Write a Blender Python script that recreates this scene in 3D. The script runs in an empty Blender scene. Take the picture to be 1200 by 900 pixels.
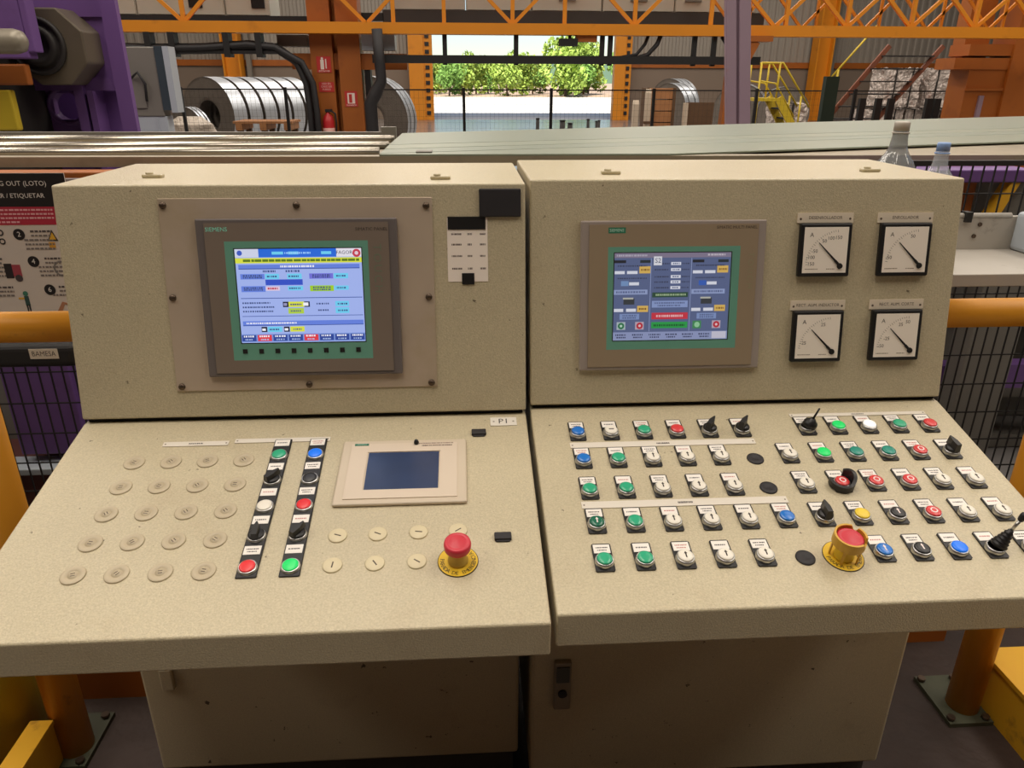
import bpy, bmesh, math, random
from mathutils import Vector, Matrix
random.seed(7)
S = bpy.context.scene
COL = S.collection

# ------------------------------------------------------------------ camera, world, lights, exposure
cam = bpy.data.objects.new('camera', bpy.data.cameras.new('camera'))
COL.objects.link(cam)
cam.data.sensor_fit = 'HORIZONTAL'; cam.data.sensor_width = 36.0
cam.data.lens = 863.81 / 1200 * 36.0
cam.data.clip_start = 0.02; cam.data.clip_end = 3000
YAW, PITCH, ROLL = -0.06257, 0.39087, 0.00382
fw = Vector((-math.sin(YAW) * math.cos(PITCH), math.cos(YAW) * math.cos(PITCH), -math.sin(PITCH)))
rt = Vector((math.cos(YAW), math.sin(YAW), 0)); up = rt.cross(fw)
rt2 = math.cos(ROLL) * rt + math.sin(ROLL) * up; up2 = -math.sin(ROLL) * rt + math.cos(ROLL) * up
cam.matrix_world = Matrix(((rt2.x, up2.x, -fw.x, 0.6957), (rt2.y, up2.y, -fw.y, -0.7925),
                           (rt2.z, up2.z, -fw.z, 1.4937), (0, 0, 0, 1)))
S.camera = cam

world = bpy.data.worlds.new('sky'); S.world = world; world.use_nodes = True
wn = world.node_tree.nodes; wl = world.node_tree.links
bgn = wn['Background']; sky = wn.new('ShaderNodeTexSky'); sky.sky_type = 'NISHITA'
sky.sun_disc = False; sky.sun_elevation = math.radians(55); sky.sun_rotation = math.radians(200)
sky.air_density = 1.0; sky.dust_density = .3; sky.ozone_density = 2.0
wl.new(sky.outputs[0], bgn.inputs[0]); bgn.inputs[1].default_value = 0.14

def lamp(name, kind, energy, loc, rot=(0, 0, 0), color=(1, 1, 1), **kw):
    d = bpy.data.lights.new(name, kind); d.energy = energy; d.color = color
    for k, v in kw.items(): setattr(d, k, v)
    o = bpy.data.objects.new(name, d); COL.objects.link(o); o.location = loc; o.rotation_euler = rot
    return o
# sun on the yard, behind and above the hall
lamp('sun_offscreen', 'SUN', 9.0, (0, -40, 60), (math.radians(35), 0, math.radians(-20)), (1, .95, .87), angle=.009)
# the hall's rooflights: one regular grid of equal strips under the roof, all above the picture
WARM = (1.0, .905, .795)
for y in (0, 11, 22):
    for x in (-7.5, -.75, 6.0, 12.75):
        lamp('rooflight_offscreen', 'AREA', 480, (x, y, 9.55), (0, 0, 0), WARM, shape='RECTANGLE', size=2.4, size_y=9.0)

S.view_settings.view_transform = 'Standard'; S.view_settings.look = 'None'
S.view_settings.exposure = 0.0; S.view_settings.gamma = 1.0
S.view_settings.use_curve_mapping = False
S.cycles.use_denoising = True
S.cycles.max_bounces = 8; S.cycles.diffuse_bounces = 4; S.cycles.sample_clamp_indirect = 6.0
S.cycles.caustics_reflective = False; S.cycles.caustics_refractive = False

# ------------------------------------------------------------------ colours and materials
def lin(c):
    c = c / 255.0
    return c / 12.92 if c <= .04045 else ((c + .055) / 1.055) ** 2.4
def rgb(r, g, b): return (lin(r), lin(g), lin(b), 1.0)
MATS = {}
def mat(name, color, rough=.5, metal=0.0, noise=None, bump=None, emit=None, spec=None, alpha=None, trans=None, dirt=None, coat=None, chips=None, grain=None):
    """noise=(scale,amount) colour mottling; bump=(scale,strength,distance) fine relief; dirt=(colour,scale,threshold)."""
    if name in MATS: return MATS[name]
    m = bpy.data.materials.new(name); MATS[name] = m; m.use_nodes = True
    nt = m.node_tree; N = nt.nodes; Lk = nt.links; b = N['Principled BSDF']
    b.inputs['Base Color'].default_value = color
    b.inputs['Roughness'].default_value = rough; b.inputs['Metallic'].default_value = metal
    if spec is not None: b.inputs['Specular IOR Level'].default_value = spec
    if trans is not None: b.inputs['Transmission Weight'].default_value = trans
    if coat is not None: b.inputs['Coat Weight'].default_value = coat
    tc = N.new('ShaderNodeTexCoord'); out = None
    if noise or dirt or chips:
        src = None
        if noise:
            nz = N.new('ShaderNodeTexNoise'); nz.inputs['Scale'].default_value = noise[0]; nz.inputs['Detail'].default_value = 6
            Lk.new(tc.outputs['Object'], nz.inputs['Vector'])
            mx = N.new('ShaderNodeMix'); mx.data_type = 'RGBA'
            k = noise[1]
            mx.inputs[6].default_value = tuple(c * (1 - k) for c in color[:3]) + (1,)
            mx.inputs[7].default_value = tuple(min(1, c * (1 + k)) for c in color[:3]) + (1,)
            Lk.new(nz.outputs['Fac'], mx.inputs[0]); src = mx.outputs[2]
        for spec_ in ([dirt] if dirt else []) + ([chips] if chips else []):
            n2 = N.new('ShaderNodeTexNoise'); n2.inputs['Scale'].default_value = spec_[1]; n2.inputs['Detail'].default_value = 8
            n2.inputs['Roughness'].default_value = .65
            Lk.new(tc.outputs['Object'], n2.inputs['Vector'])
            rp = N.new('ShaderNodeMapRange'); rp.inputs[1].default_value = spec_[2]; rp.inputs[2].default_value = spec_[2] + spec_[3]
            rp.inputs[4].default_value = spec_[4]
            Lk.new(n2.outputs['Fac'], rp.inputs[0])
            m2 = N.new('ShaderNodeMix'); m2.data_type = 'RGBA'
            if src: Lk.new(src, m2.inputs[6])
            else: m2.inputs[6].default_value = color
            m2.inputs[7].default_value = spec_[0]; Lk.new(rp.outputs[0], m2.inputs[0]); src = m2.outputs[2]
        if grain:
            ng = N.new('ShaderNodeTexNoise'); ng.inputs['Scale'].default_value = grain[0]; ng.inputs['Detail'].default_value = 3
            Lk.new(tc.outputs['Object'], ng.inputs['Vector'])
            rg = N.new('ShaderNodeMapRange'); rg.inputs[1].default_value = .3; rg.inputs[2].default_value = .7
            rg.inputs[3].default_value = 1 - grain[1]; rg.inputs[4].default_value = 1 + grain[1] * .7
            Lk.new(ng.outputs['Fac'], rg.inputs[0])
            mg = N.new('ShaderNodeMix'); mg.data_type = 'RGBA'; mg.blend_type = 'MULTIPLY'; mg.inputs[0].default_value = 1
            Lk.new(src, mg.inputs[6]); Lk.new(rg.outputs[0], mg.inputs[7]); src = mg.outputs[2]
        Lk.new(src, b.inputs['Base Color'])
    if bump:
        n3 = N.new('ShaderNodeTexNoise'); n3.inputs['Scale'].default_value = bump[0]; n3.inputs['Detail'].default_value = 2
        Lk.new(tc.outputs['Object'], n3.inputs['Vector'])
        bp = N.new('ShaderNodeBump'); bp.inputs['Strength'].default_value = bump[1]; bp.inputs['Distance'].default_value = bump[2]
        Lk.new(n3.outputs['Fac'], bp.inputs['Height']); Lk.new(bp.outputs[0], b.inputs['Normal'])
    if emit:
        b.inputs['Emission Color'].default_value = emit[0]; b.inputs['Emission Strength'].default_value = emit[1]
    return m
def attr_mat(name, emission=0.0, rough=.5):
    """flat print / lit display: the colour comes from the mesh's own 'Col' attribute."""
    m = bpy.data.materials.new(name); MATS[name] = m; m.use_nodes = True
    N = m.node_tree.nodes; Lk = m.node_tree.links; b = N['Principled BSDF']
    a = N.new('ShaderNodeAttribute'); a.attribute_name = 'Col'
    b.inputs['Roughness'].default_value = rough
    if emission:
        b.inputs['Base Color'].default_value = (.02, .02, .025, 1)
        Lk.new(a.outputs['Color'], b.inputs['Emission Color']); b.inputs['Emission Strength'].default_value = emission
    else: Lk.new(a.outputs['Color'], b.inputs['Base Color'])
    return m

BEIGE = rgb(196, 184, 154)
beige = mat('pebble_paint', BEIGE, .31, grain=(330, .13), noise=(2.5, .06), bump=(420, .5, .0015), dirt=(rgb(150, 118, 82), 7, .56, .25, .28), chips=(rgb(70, 55, 42), 60, .685, .02, .8))
beige_low = mat('pebble_paint_scuffed', BEIGE, .5, grain=(330, .1), noise=(3, .08), bump=(420, .3, .001), dirt=(rgb(120, 94, 68), 5, .58, .2, .4), chips=(rgb(50, 40, 32), 40, .67, .02, .9))
black = mat('black_plastic', rgb(24, 23, 24), .42)
rubber = mat('black_rubber', rgb(34, 31, 34), .6, noise=(40, .2))
gasket = mat('gasket', rgb(16, 13, 12), .8)
chrome = mat('satin_chrome', rgb(200, 200, 198), .28, 1.0)
steel = mat('stainless_plate', rgb(198, 180, 160), .42, .25, noise=(9, .10), dirt=(rgb(170, 150, 100), 3, .52, .2, .5))
panelgrey = mat('panel_front_grey', rgb(126, 112, 100), .5, noise=(6, .06))
panelrim = mat('panel_rim_grey', rgb(106, 98, 96), .5)
panelgrey2 = mat('panel_front_warm_grey', rgb(152, 134, 110), .5, noise=(6, .06))
panelrim2 = mat('panel_rim_warm_grey', rgb(158, 146, 138), .45)
pangreen = mat('panel_green_band', rgb(104, 162, 142), .5, noise=(8, .08))
hmipale = mat('pale_panel_front', rgb(214, 198, 178), .45, noise=(8, .05))
hmirim = mat('pale_panel_rim', rgb(205, 190, 168), .45)
bluedisp = mat('unlit_blue_display', rgb(38, 56, 92), .22, noise=(14, .25))
screwm = mat('dull_screw', rgb(96, 82, 70), .4, .8)
white = mat('white_plastic', rgb(236, 230, 220), .45)
cream = mat('cream_plastic', rgb(216, 203, 168), .45)
yellowp = mat('yellow_plastic', rgb(232, 196, 48), .45)
PRINT = attr_mat('printed_surface', 0, .55)
SCR1 = attr_mat('lit_screen', 0.95, .25)
SCR2 = attr_mat('dim_lit_screen', 0.75, .25)
CAP = {
 'green': mat('cap_green', rgb(46, 172, 128), .3, coat=.3), 'teal': mat('cap_teal', rgb(26, 142, 124), .3, coat=.3),
 'darkgreen': mat('cap_dark_green', rgb(14, 104, 78), .3, coat=.3),
 'greenlit': mat('cap_green_lit', rgb(20, 200, 100), .3, emit=(rgb(20, 225, 100), .3)),
 'blue': mat('cap_blue', rgb(28, 116, 205), .3, coat=.3), 'bluelit': mat('cap_blue_lit', rgb(20, 110, 230), .3, emit=(rgb(15, 120, 240), .3)),
 'red': mat('cap_red', rgb(222, 66, 68), .3, coat=.3), 'redvivid': mat('cap_red_vivid', rgb(230, 50, 55), .3),  # vivid red of the strip caps is plain plastic colour, no emission
 'white': mat('cap_white', rgb(238, 232, 218), .35), 'whitelit': mat('cap_white_lit', rgb(245, 243, 236), .35, emit=(rgb(255, 250, 240), .4)),
 'yellow': mat('cap_yellow', rgb(236, 204, 60), .35), 'black': mat('cap_black', rgb(40, 40, 42), .35),
}

# ------------------------------------------------------------------ mesh builder
class MB:
    def __init__(s): s.v = []; s.f = []; s.m = []; s.c = []; s.sm = []
    def add(s, vs, fs, m=0, col=None, smooth=False):
        o = len(s.v); s.v += [tuple(p) for p in vs]
        for f in fs:
            s.f.append(tuple(i + o for i in f)); s.m.append(m); s.c.append(col); s.sm.append(smooth)
        return s
    def box(s, c, d, m=0, rot=None, col=None):
        hx, hy, hz = d[0] / 2, d[1] / 2, d[2] / 2
        vs = [Vector((x, y, z)) for z in (-hz, hz) for y in (-hy, hy) for x in (-hx, hx)]
        if rot is not None: vs = [rot @ p for p in vs]
        c = Vector(c)
        return s.add([p + c for p in vs], [(0, 2, 3, 1), (4, 5, 7, 6), (0, 1, 5, 4), (2, 6, 7, 3), (0, 4, 6, 2), (1, 3, 7, 5)], m, col)
    def bx(s, x0, x1, y0, y1, z0, z1, m=0, col=None):
        return s.box(((x0 + x1) / 2, (y0 + y1) / 2, (z0 + z1) / 2), (abs(x1 - x0), abs(y1 - y0), abs(z1 - z0)), m, None, col)
    def bar(s, a, b, w, h, m=0, upv=(0, 0, 1), col=None):
        a = Vector(a); b = Vector(b); d = b - a; L = d.length; z = d.normalized()
        u = Vector(upv)
        if abs(z.dot(u)) > .98: u = Vector((0, 1, 0))
        x = u.cross(z).normalized(); y = z.cross(x)
        return s.box((a + b) / 2, (w, h, L), m, Matrix((x, y, z)).transposed(), col)
    def cyl(s, a, b, r0, r1=None, n=16, m=0, caps=True, smooth=True, col=None):
        r1 = r0 if r1 is None else r1
        a = Vector(a); b = Vector(b); z = (b - a).normalized()
        u = Vector((0, 0, 1)) if abs(z.z) < .95 else Vector((1, 0, 0))
        x = u.cross(z).normalized(); y = z.cross(x)
        ring = [(math.cos(2 * math.pi * i / n), math.sin(2 * math.pi * i / n)) for i in range(n)]
        vs = [a + (x * p + y * q) * r0 for p, q in ring] + [b + (x * p + y * q) * r1 for p, q in ring]
        s.add(vs, [(i, (i + 1) % n, n + (i + 1) % n, n + i) for i in range(n)], m, col, smooth)
        if caps:
            o = len(s.v) - 2 * n
            s.f += [tuple(o + i for i in reversed(range(n))), tuple(o + n + i for i in range(n))]
            s.m += [m, m]; s.c += [col, col]; s.sm += [False, False]
        return s
    def lathe(s, prof, n=20, m=0, c=(0, 0, 0), axis=None, smooth=True, col=None, close=True):
        """prof: list of (radius, height) along local +z (or along axis)."""
        c = Vector(c); z = Vector(axis).normalized() if axis else Vector((0, 0, 1))
        u = Vector((0, 0, 1)) if abs(z.z) < .95 else Vector((1, 0, 0))
        x = u.cross(z).normalized() if axis else Vector((1, 0, 0)); y = z.cross(x)
        vs = []
        for r, h in prof:
            for i in range(n):
                a = 2 * math.pi * i / n
                vs.append(c + (x * math.cos(a) + y * math.sin(a)) * r + z * h)
        fs = []
        for k in range(len(prof) - 1):
            for i in range(n):
                fs.append((k * n + i, k * n + (i + 1) % n, (k + 1) * n + (i + 1) % n, (k + 1) * n + i))
        if close:
            if prof[0][0] > 1e-6: fs.append(tuple(reversed(range(n))))
            if prof[-1][0] > 1e-6: fs.append(tuple((len(prof) - 1) * n + i for i in range(n)))
        return s.add(vs, fs, m, col, smooth)
    def tube(s, pts, r, n=10, m=0, col=None):
        pts = [Vector(p) for p in pts]; rings = []
        prev = None
        for i, p in enumerate(pts):
            d = (pts[min(i + 1, len(pts) - 1)] - pts[max(i - 1, 0)]).normalized()
            u = Vector((0, 0, 1)) if abs(d.z) < .9 else Vector((0, 1, 0))
            if prev is not None:
                x = (prev - d * prev.dot(d)).normalized()
            else: x = u.cross(d).normalized()
            prev = x; y = d.cross(x)
            rr = r[i] if isinstance(r, (list, tuple)) else r
            rings.append([p + (x * math.cos(2 * math.pi * k / n) + y * math.sin(2 * math.pi * k / n)) * rr for k in range(n)])
        vs = [q for rg in rings for q in rg]
        fs = [(k * n + i, k * n + (i + 1) % n, (k + 1) * n + (i + 1) % n, (k + 1) * n + i) for k in range(len(pts) - 1) for i in range(n)]
        fs += [tuple(reversed(range(n))), tuple((len(pts) - 1) * n + i for i in range(n))]
        return s.add(vs, fs, m, col, True)
    def prism(s, poly, x0, x1, m=0, col=None):
        """poly in (y,z), extruded along x."""
        n = len(poly)
        vs = [(x0, p[0], p[1]) for p in poly] + [(x1, p[0], p[1]) for p in poly]
        return s.add(vs, [tuple(range(n)), tuple(reversed(range(n, 2 * n)))] + [(i, n + i, n + (i + 1) % n, (i + 1) % n) for i in range(n)], m, col)
    def slab(s, poly, z0, z1, m=0, col=None):
        """poly in (x,y), extruded along z."""
        n = len(poly)
        vs = [(p[0], p[1], z0) for p in poly] + [(p[0], p[1], z1) for p in poly]
        return s.add(vs, [tuple(reversed(range(n))), tuple(range(n, 2 * n))] + [(i, (i + 1) % n, n + (i + 1) % n, n + i) for i in range(n)], m, col)
    def rect(s, x0, x1, y0, y1, z, col=None, m=0):
        return s.add([(x0, y0, z), (x1, y0, z), (x1, y1, z), (x0, y1, z)], [(0, 1, 2, 3)], m, col)
    def disc(s, x, y, r, z, n=16, col=None, m=0, r0=0.0):
        if r0 <= 0:
            return s.add([(x + r * math.cos(2 * math.pi * i / n), y + r * math.sin(2 * math.pi * i / n), z) for i in range(n)], [tuple(range(n))], m, col)
        vs = [(x + q * math.cos(2 * math.pi * i / n), y + q * math.sin(2 * math.pi * i / n), z) for q in (r0, r) for i in range(n)]
        return s.add(vs, [(i, n + i, n + (i + 1) % n, (i + 1) % n) for i in range(n)], m, col)
    def text(s, body, x, y, z, size, col=None, m=0, align='CENTER', rotz=0.0, sx=1.0):
        vs, fs = text_geo(body, align)
        c, q = math.cos(rotz), math.sin(rotz)
        return s.add([(x + (c * p[0] * sx - q * p[1]) * size, y + (q * p[0] * sx + c * p[1]) * size, z) for p in vs], fs, m, col)
    def move(s, M4):
        s.v = [tuple(M4 @ Vector(p)) for p in s.v]; return s
    def mesh(s, name, mats):
        me = bpy.data.meshes.new(name); me.from_pydata(s.v, [], s.f)
        for mm in (mats if isinstance(mats, (list, tuple)) else [mats]): me.materials.append(mm)
        me.polygons.foreach_set('material_index', s.m); me.polygons.foreach_set('use_smooth', s.sm)
        if any(c is not None for c in s.c):
            at = me.color_attributes.new('Col', 'FLOAT_COLOR', 'CORNER')
            data = []
            for p, c in zip(s.f, s.c): data += list(c or (.5, .5, .5, 1)) * len(p)
            at.data.foreach_set('color', data)
        me.update(); return me
    def build(s, name, mats, parent=None, bevel=0.0, seg=2, M4=None, normals=True):
        me = s.mesh(name, mats)
        if normals:
            b = bmesh.new(); b.from_mesh(me); bmesh.ops.recalc_face_normals(b, faces=b.faces); b.to_mesh(me); b.free()
        o = bpy.data.objects.new(name, me); COL.objects.link(o)
        if parent is not None: o.parent = parent
        if M4 is not None: o.matrix_local = M4
        if bevel:
            md = o.modifiers.new('edge', 'BEVEL'); md.width = bevel; md.segments = seg; md.limit_method = 'ANGLE'
        return o
_TC = {}
def text_geo(body, align):
    k = (body, align)
    if k not in _TC:
        cu = bpy.data.curves.new('t', 'FONT'); cu.body = body; cu.size = 1; cu.resolution_u = 2
        cu.align_x = align; cu.align_y = 'CENTER'
        ob = bpy.data.objects.new('t', cu); COL.objects.link(ob)
        me = bpy.data.meshes.new_from_object(ob)
        _TC[k] = ([tuple(v.co) for v in me.vertices], [tuple(p.vertices) for p in me.polygons])
        bpy.data.objects.remove(ob); bpy.data.curves.remove(cu); bpy.data.meshes.remove(me)
    return _TC[k]
def tag(o, label=None, cat=None, group=None, kind=None):
    if label: o['label'] = label
    if cat: o['category'] = cat
    if group: o['group'] = group
    if kind: o['kind'] = kind
    return o
def thing(name, label, cat, loc=(0, 0, 0), rz=0.0, group=None):
    o = bpy.data.objects.new(name, None); COL.objects.link(o); o.location = loc; o.rotation_euler = (0, 0, rz)
    o.empty_display_size = .1
    return tag(o, label, cat, group)
def struct(name, mb, mats, **kw): return tag(mb.build(name, mats, **kw), kind='structure')
def copy_tree(o, parent=None):
    c = o.copy(); COL.objects.link(c); c.parent = parent
    for ch in list(o.children): copy_tree(ch, c)
    return c
T = Matrix.Translation
# ------------------------------------------------------------------ the two control consoles
ZD, LIP, DD, RISE, YT, ZT, YB, PF, GAP = .8157, .0559, .4526, .1017, .5248, 1.3279, .8711, .4179, .0088
ZB = ZD + RISE; FZ = ZB + GAP
A_DESK = math.atan2(RISE, DD); A_FACE = math.atan2(ZT - FZ, YT - DD)
def desk_m(u, v, h=0.0, rz=0.0):
    """place a part on the sloping desk: u along the desk, v up the slope (mm)."""
    return T((0, 0, ZD)) @ Matrix.Rotation(A_DESK, 4, 'X') @ T((u / 1000, v / 1000, h / 1000)) @ Matrix.Rotation(rz, 4, 'Z')
def face_m(u, v, h=0.0, rz=0.0):
    return T((0, DD, FZ)) @ Matrix.Rotation(A_FACE, 4, 'X') @ T((u / 1000, v / 1000, h / 1000)) @ Matrix.Rotation(rz, 4, 'Z')
MM = .001
def scaled(mb): mb.v = [tuple(c * MM for c in p) for p in mb.v]; return mb

def console(name, label, loc, rz, W, inset, pf, zplinth):
    r = thing(name, label, 'control console', loc, rz)
    # pedestal cabinet
    z1 = ZD - LIP + .004
    MB().bx(inset, W - inset, pf, YB - .01, zplinth, ZD).build('pedestal', beige_low, r, bevel=.006)
    MB().bx(inset + .01, W - inset - .01, pf + .03, YB - .03, 0, zplinth).build('plinth', mat('plinth_grey', rgb(74, 72, 70), .6), r)
    # sloping desk with its folded front lip
    MB().prism([(0, ZD - LIP), (0, ZD), (DD, ZB), (YB - .012, ZB), (YB - .012, z1 + .02), (pf + .01, z1)], 0, W).build('desk', beige, r, bevel=.0035, seg=3)
    # upper housing, face leaning back
    MB().prism([(DD, FZ), (YT, ZT), (YB, ZT), (YB, FZ)], 0, W).build('upper_housing', beige, r, bevel=.0035, seg=3)
    MB().bx(.006, W - .006, DD + .009, YB - .02, ZB - .004, FZ + .004).build('gasket_strip', gasket, r)
    return r
conA = console('control_console', 'beige steel control console with the bare rows of blanking plugs and bright blue screen', (0, 0, 0), 0, .8, .0115, PF, .10)
conB = console('control_console', 'beige steel control console with many coloured push buttons and four square dial meters', (.8085, .0103, .0046), -.001, .793, .0031, PF - .0566, .067)

def lug(con, x, y):
    m = MB()
    m.box((x, y, ZT + .003), (.036, .016, .006)).cyl((x - .006, y, ZT + .005), (x - .006, y, ZT + .010), .007, n=10)
    m.build('lifting_pad', beige, con, bevel=.002)
for con, x, y in ((conA, .130, .627), (conA, .651, .586), (conB, .966 - .8085, .604), (conB, 1.477 - .8085, .629)): lug(con, x, y)
MB().bx(.053, .079, PF - .010, PF + .002, .331, .385).build('hinge', beige_low, conA, bevel=.003)
m = MB(); yf = PF - .0566
m.bx(.048, .083, yf - .012, yf + .002, .277, .401)
lk = m.build('lock_plate', mat('lock_plate_metal', rgb(150, 138, 118), .4, .4, noise=(30, .15)), conB, bevel=.003)
MB().bx(.052, .079, yf - .016, yf - .010, .352, .392).build('lever', mat('lever_grey', rgb(92, 92, 88), .4, .5), lk, bevel=.002)
MB().cyl((.0655, yf - .0125, .322), (.0655, yf - .016, .322), .0095, n=16).build('lock_insert', black, lk)

# ---- push buttons -------------------------------------------------
WHT = rgb(240, 234, 226); INK = rgb(60, 52, 52); INKR = rgb(190, 118, 112)
def marks(mb, x0, x1, y, z, n, h, col, rnd):
    """illegible small print: a row of short dashes."""
    x = x0
    while x < x1 - .4:
        w = rnd.uniform(.9, 2.4)
        mb.rect(x, min(x + w, x1), y - h / 2, y + h / 2, z, col); x += w + rnd.uniform(.4, 1.0)
_meshes = {}
def shared(key, fn, mats):
    if key not in _meshes:
        me = scaled(fn()).mesh(key, mats)
        b = bmesh.new(); b.from_mesh(me); bmesh.ops.recalc_face_normals(b, faces=b.faces); b.to_mesh(me); b.free()
        _meshes[key] = me
    return _meshes[key]
def child(name, me, parent, M4=None, label=None):
    o = bpy.data.objects.new(name, me); COL.objects.link(o); o.parent = parent
    if M4 is not None: o.matrix_local = M4
    if label: o['label'] = label
    return o
def plate_fn():
    m = MB(); w, h = 14.4, 26.5
    m.slab([(-w + 2, -h), (w - 2, -h), (w, -h + 2), (w, h - 2), (w - 2, h), (-w + 2, h), (-w, h - 2), (-w, -h + 2)], 0, 2.6)
    return m
def card_fn(seed):
    def f():
        r = random.Random(seed); m = MB()
        m.bx(-12.4, 12.4, 7.5, 24.2, 2.4, 3.2, 0, WHT)
        c = INKR if seed % 3 == 0 else INK
        if seed % 2: marks(m, -9, 9, 18, 3.3, 5, 2.2, c, r); marks(m, -7, 7, 13, 3.3, 5, 2.0, c, r)
        else: marks(m, -8.5, 8.5, 16, 3.3, 5, 2.4, c, r)
        return m
    return f
def bezel_fn(n=28, scallop=False):
    def f():
        m = MB(); m.lathe([(14.2, 2.4), (14.2, 5), (13.2, 9.5), (11.7, 10.3), (11.4, 8.5)], n, close=False); return m
    return f
def cap_fn(dome=1.0, h=12.5):
    def f():
        m = MB(); m.lathe([(11.3, 6), (11.3, h - 1), (10.4, h), (6, h + .5 * dome), (0.001, h + .7 * dome)], 28); return m
    return f
def mark_fn(kind, h=13.3):
    def f():
        m = MB()
        if kind == 'I': m.box((0, 0, h), (1.9, 9.5, .4)); m.add([(-2.6, 2.2, h + .21), (2.6, 2.2, h + .21), (0, 6.5, h + .21)], [(0, 1, 2)])
        elif kind == 'O': m.disc(0, 0, 5.6, h + .1, 20, None, 0, 3.7)
        elif kind == '-': m.box((0, 0, h), (9, 2.2, .4))
        return m
    return f
def knob_fn():
    m = MB()
    m.lathe([(12.4, 8), (12.2, 13), (10, 15.5), (0.001, 16)], 24)
    n0 = len(m.v); m.slab([(-5.5, -12), (5.5, -12), (6.2, 2), (1.6, 16.5), (-1.6, 16.5), (-6.2, 2)], 12, 28)
    m.v[n0:] = [(p[0] * (.72 if p[2] > 20 else 1), p[1] * (.93 if p[2] > 20 else 1), p[2]) for p in m.v[n0:]]
    return m
def knobline_fn():
    m = MB(); m.bx(-.9, .9, 4, 13, 33, 33.4); return m
def bellows_fn():
    m = MB(); p = [(11, 8)]
    for k in range(5):
        h = 11 + k * 5.4; r = 12.5 - k * 1.5
        p += [(r, h + 1.2), (r, h + 2.8), (r - 2.0, h + 4.4)]
    p += [(4, 40), (0.001, 40.5)]
    m.lathe(p, 24); return m
def lever_fn(h, tip):
    def f():
        m = MB(); m.cyl((0, 0, 38), (0, 0, h - 4), 2.6, 2.6, 10); return m
    return f
def tip_fn(h, r):
    def f():
        m = MB(); m.lathe([(2.4, h - 14), (r * .8, h - 12), (r, h - 4), (r * .85, h), (0.001, h + 2)], 16); return m
    return f
BY = -9.5
NAMES = {'green': 'green', 'teal': 'teal green', 'darkgreen': 'dark green', 'greenlit': 'glowing green', 'blue': 'blue', 'bluelit': 'glowing blue', 'red': 'red',
         'redvivid': 'vivid red', 'white': 'white', 'whitelit': 'glowing white', 'yellow': 'yellow', 'black': 'black'}
_seed = [0]
def button(con, M4, kind, rot=0.0, plate=True, mark=None, dyM=BY, owner=None):
    """con > push_button (legend plate) > label_card, bezel, cap ..."""
    _seed[0] += 1
    b = owner
    if owner is None:
        nm = {'selector': 'selector_switch', 'joystick': 'joystick', 'minijoy': 'joystick', 'guard': 'guarded_push_button'}.get(kind, 'push_button')
        b = child(nm, shared('legend_plate', plate_fn, black), con, M4)
        child('label_card', shared('label_card%d' % (_seed[0] % 9), card_fn(_seed[0] % 9), PRINT), b)
        X = T((0, dyM * MM, 0))
    else: X = M4
    if kind in NAMES:
        child('bezel', shared('bezel', bezel_fn(), chrome if kind != 'darkgreen' else black), b, X)
        child('cap', shared('cap_' + kind, cap_fn(), CAP[kind]), b, X, NAMES[kind] + ' button cap')
        if mark:
            mc = {'white': INK, 'red': WHT, 'black': WHT, 'redvivid': WHT}.get(kind, WHT)
            mm = mat('mark_dark', rgb(58, 48, 40), .5) if kind == 'white' else mat('mark_pale', rgb(240, 225, 220), .5)
            child('symbol', shared('symbol_%s_%s' % (mark, kind == 'white'), mark_fn(mark), mm), b, X)
    elif kind == 'selector':
        child('bezel', shared('bezel', bezel_fn(), chrome), b, X)
        k = child('knob', shared('knob', knob_fn, black), b, X @ Matrix.Rotation(rot, 4, 'Z'), 'black turning knob')
        if owner is None or True:
            pass
    elif kind in ('joystick', 'minijoy'):
        child('bezel', shared('bezel', bezel_fn(), chrome), b, X)
        if kind == 'joystick':
            tilt = X @ Matrix.Rotation(rot, 4, 'Y') @ Matrix.Rotation(math.radians(-8), 4, 'X')
            child('bellows', shared('bellows', bellows_fn, black), b, tilt, 'ribbed black rubber boot')
            child('lever', shared('lever_long', lever_fn(66, 0), chrome), b, tilt, 'chrome lever')
            child('grip', shared('grip_long', tip_fn(72, 5.5), black), b, tilt)
        else:
            tilt = X @ Matrix.Rotation(rot, 4, 'Y')
            child('boot', shared('boot', lambda: MB().lathe([(12.5, 8), (13, 14), (12, 19), (7, 23), (4, 27), (0.001, 28)], 22), black), b, tilt)
            child('lever', shared('lever_short', lambda: MB().cyl((0, 0, 25), (0, 0, 50), 2.2, 1.6, 10), black), b, tilt)
    elif kind == 'guard':
        child('bezel', shared('bezel', bezel_fn(), chrome), b, X)
        child('cap', shared('cap_red', cap_fn(), CAP['red']), b, X, 'red button cap')
        child('symbol', shared('symbol_O_False', mark_fn('O'), MATS.get('mark_pale') or mat('mark_pale', rgb(240, 225, 220), .5)), b, X)
        def gf():
            m = MB(); n = 26; R0, R1 = 15.0, 20.5
            def hgt(a): # tall at the right, low towards the upper left
                return 13 + 13 * max(0, math.cos(a - math.radians(20))) ** 1.2
            vs = []; a0, a1 = math.radians(-205), math.radians(70)
            for i in range(n + 1):
                a = a0 + (a1 - a0) * i / n
                for rr, zz in ((R0, 2.5), (R1 + .0, 2.5), (R1, hgt(a)), (R0, hgt(a))): vs.append((rr * math.cos(a), rr * math.sin(a), zz))
            fs = [(i * 4 + k, (i + 1) * 4 + k, (i + 1) * 4 + (k + 1) % 4, i * 4 + (k + 1) % 4) for i in range(n) for k in range(4)]
            fs += [(0, 1, 2, 3), (n * 4 + 3, n * 4 + 2, n * 4 + 1, n * 4)]
            m.add(vs, fs, 0, None, False); return m
        child('guard_shroud', shared('guard_shroud', gf, black), b, X, 'black plastic guard collar round the button')
    return b
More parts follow.
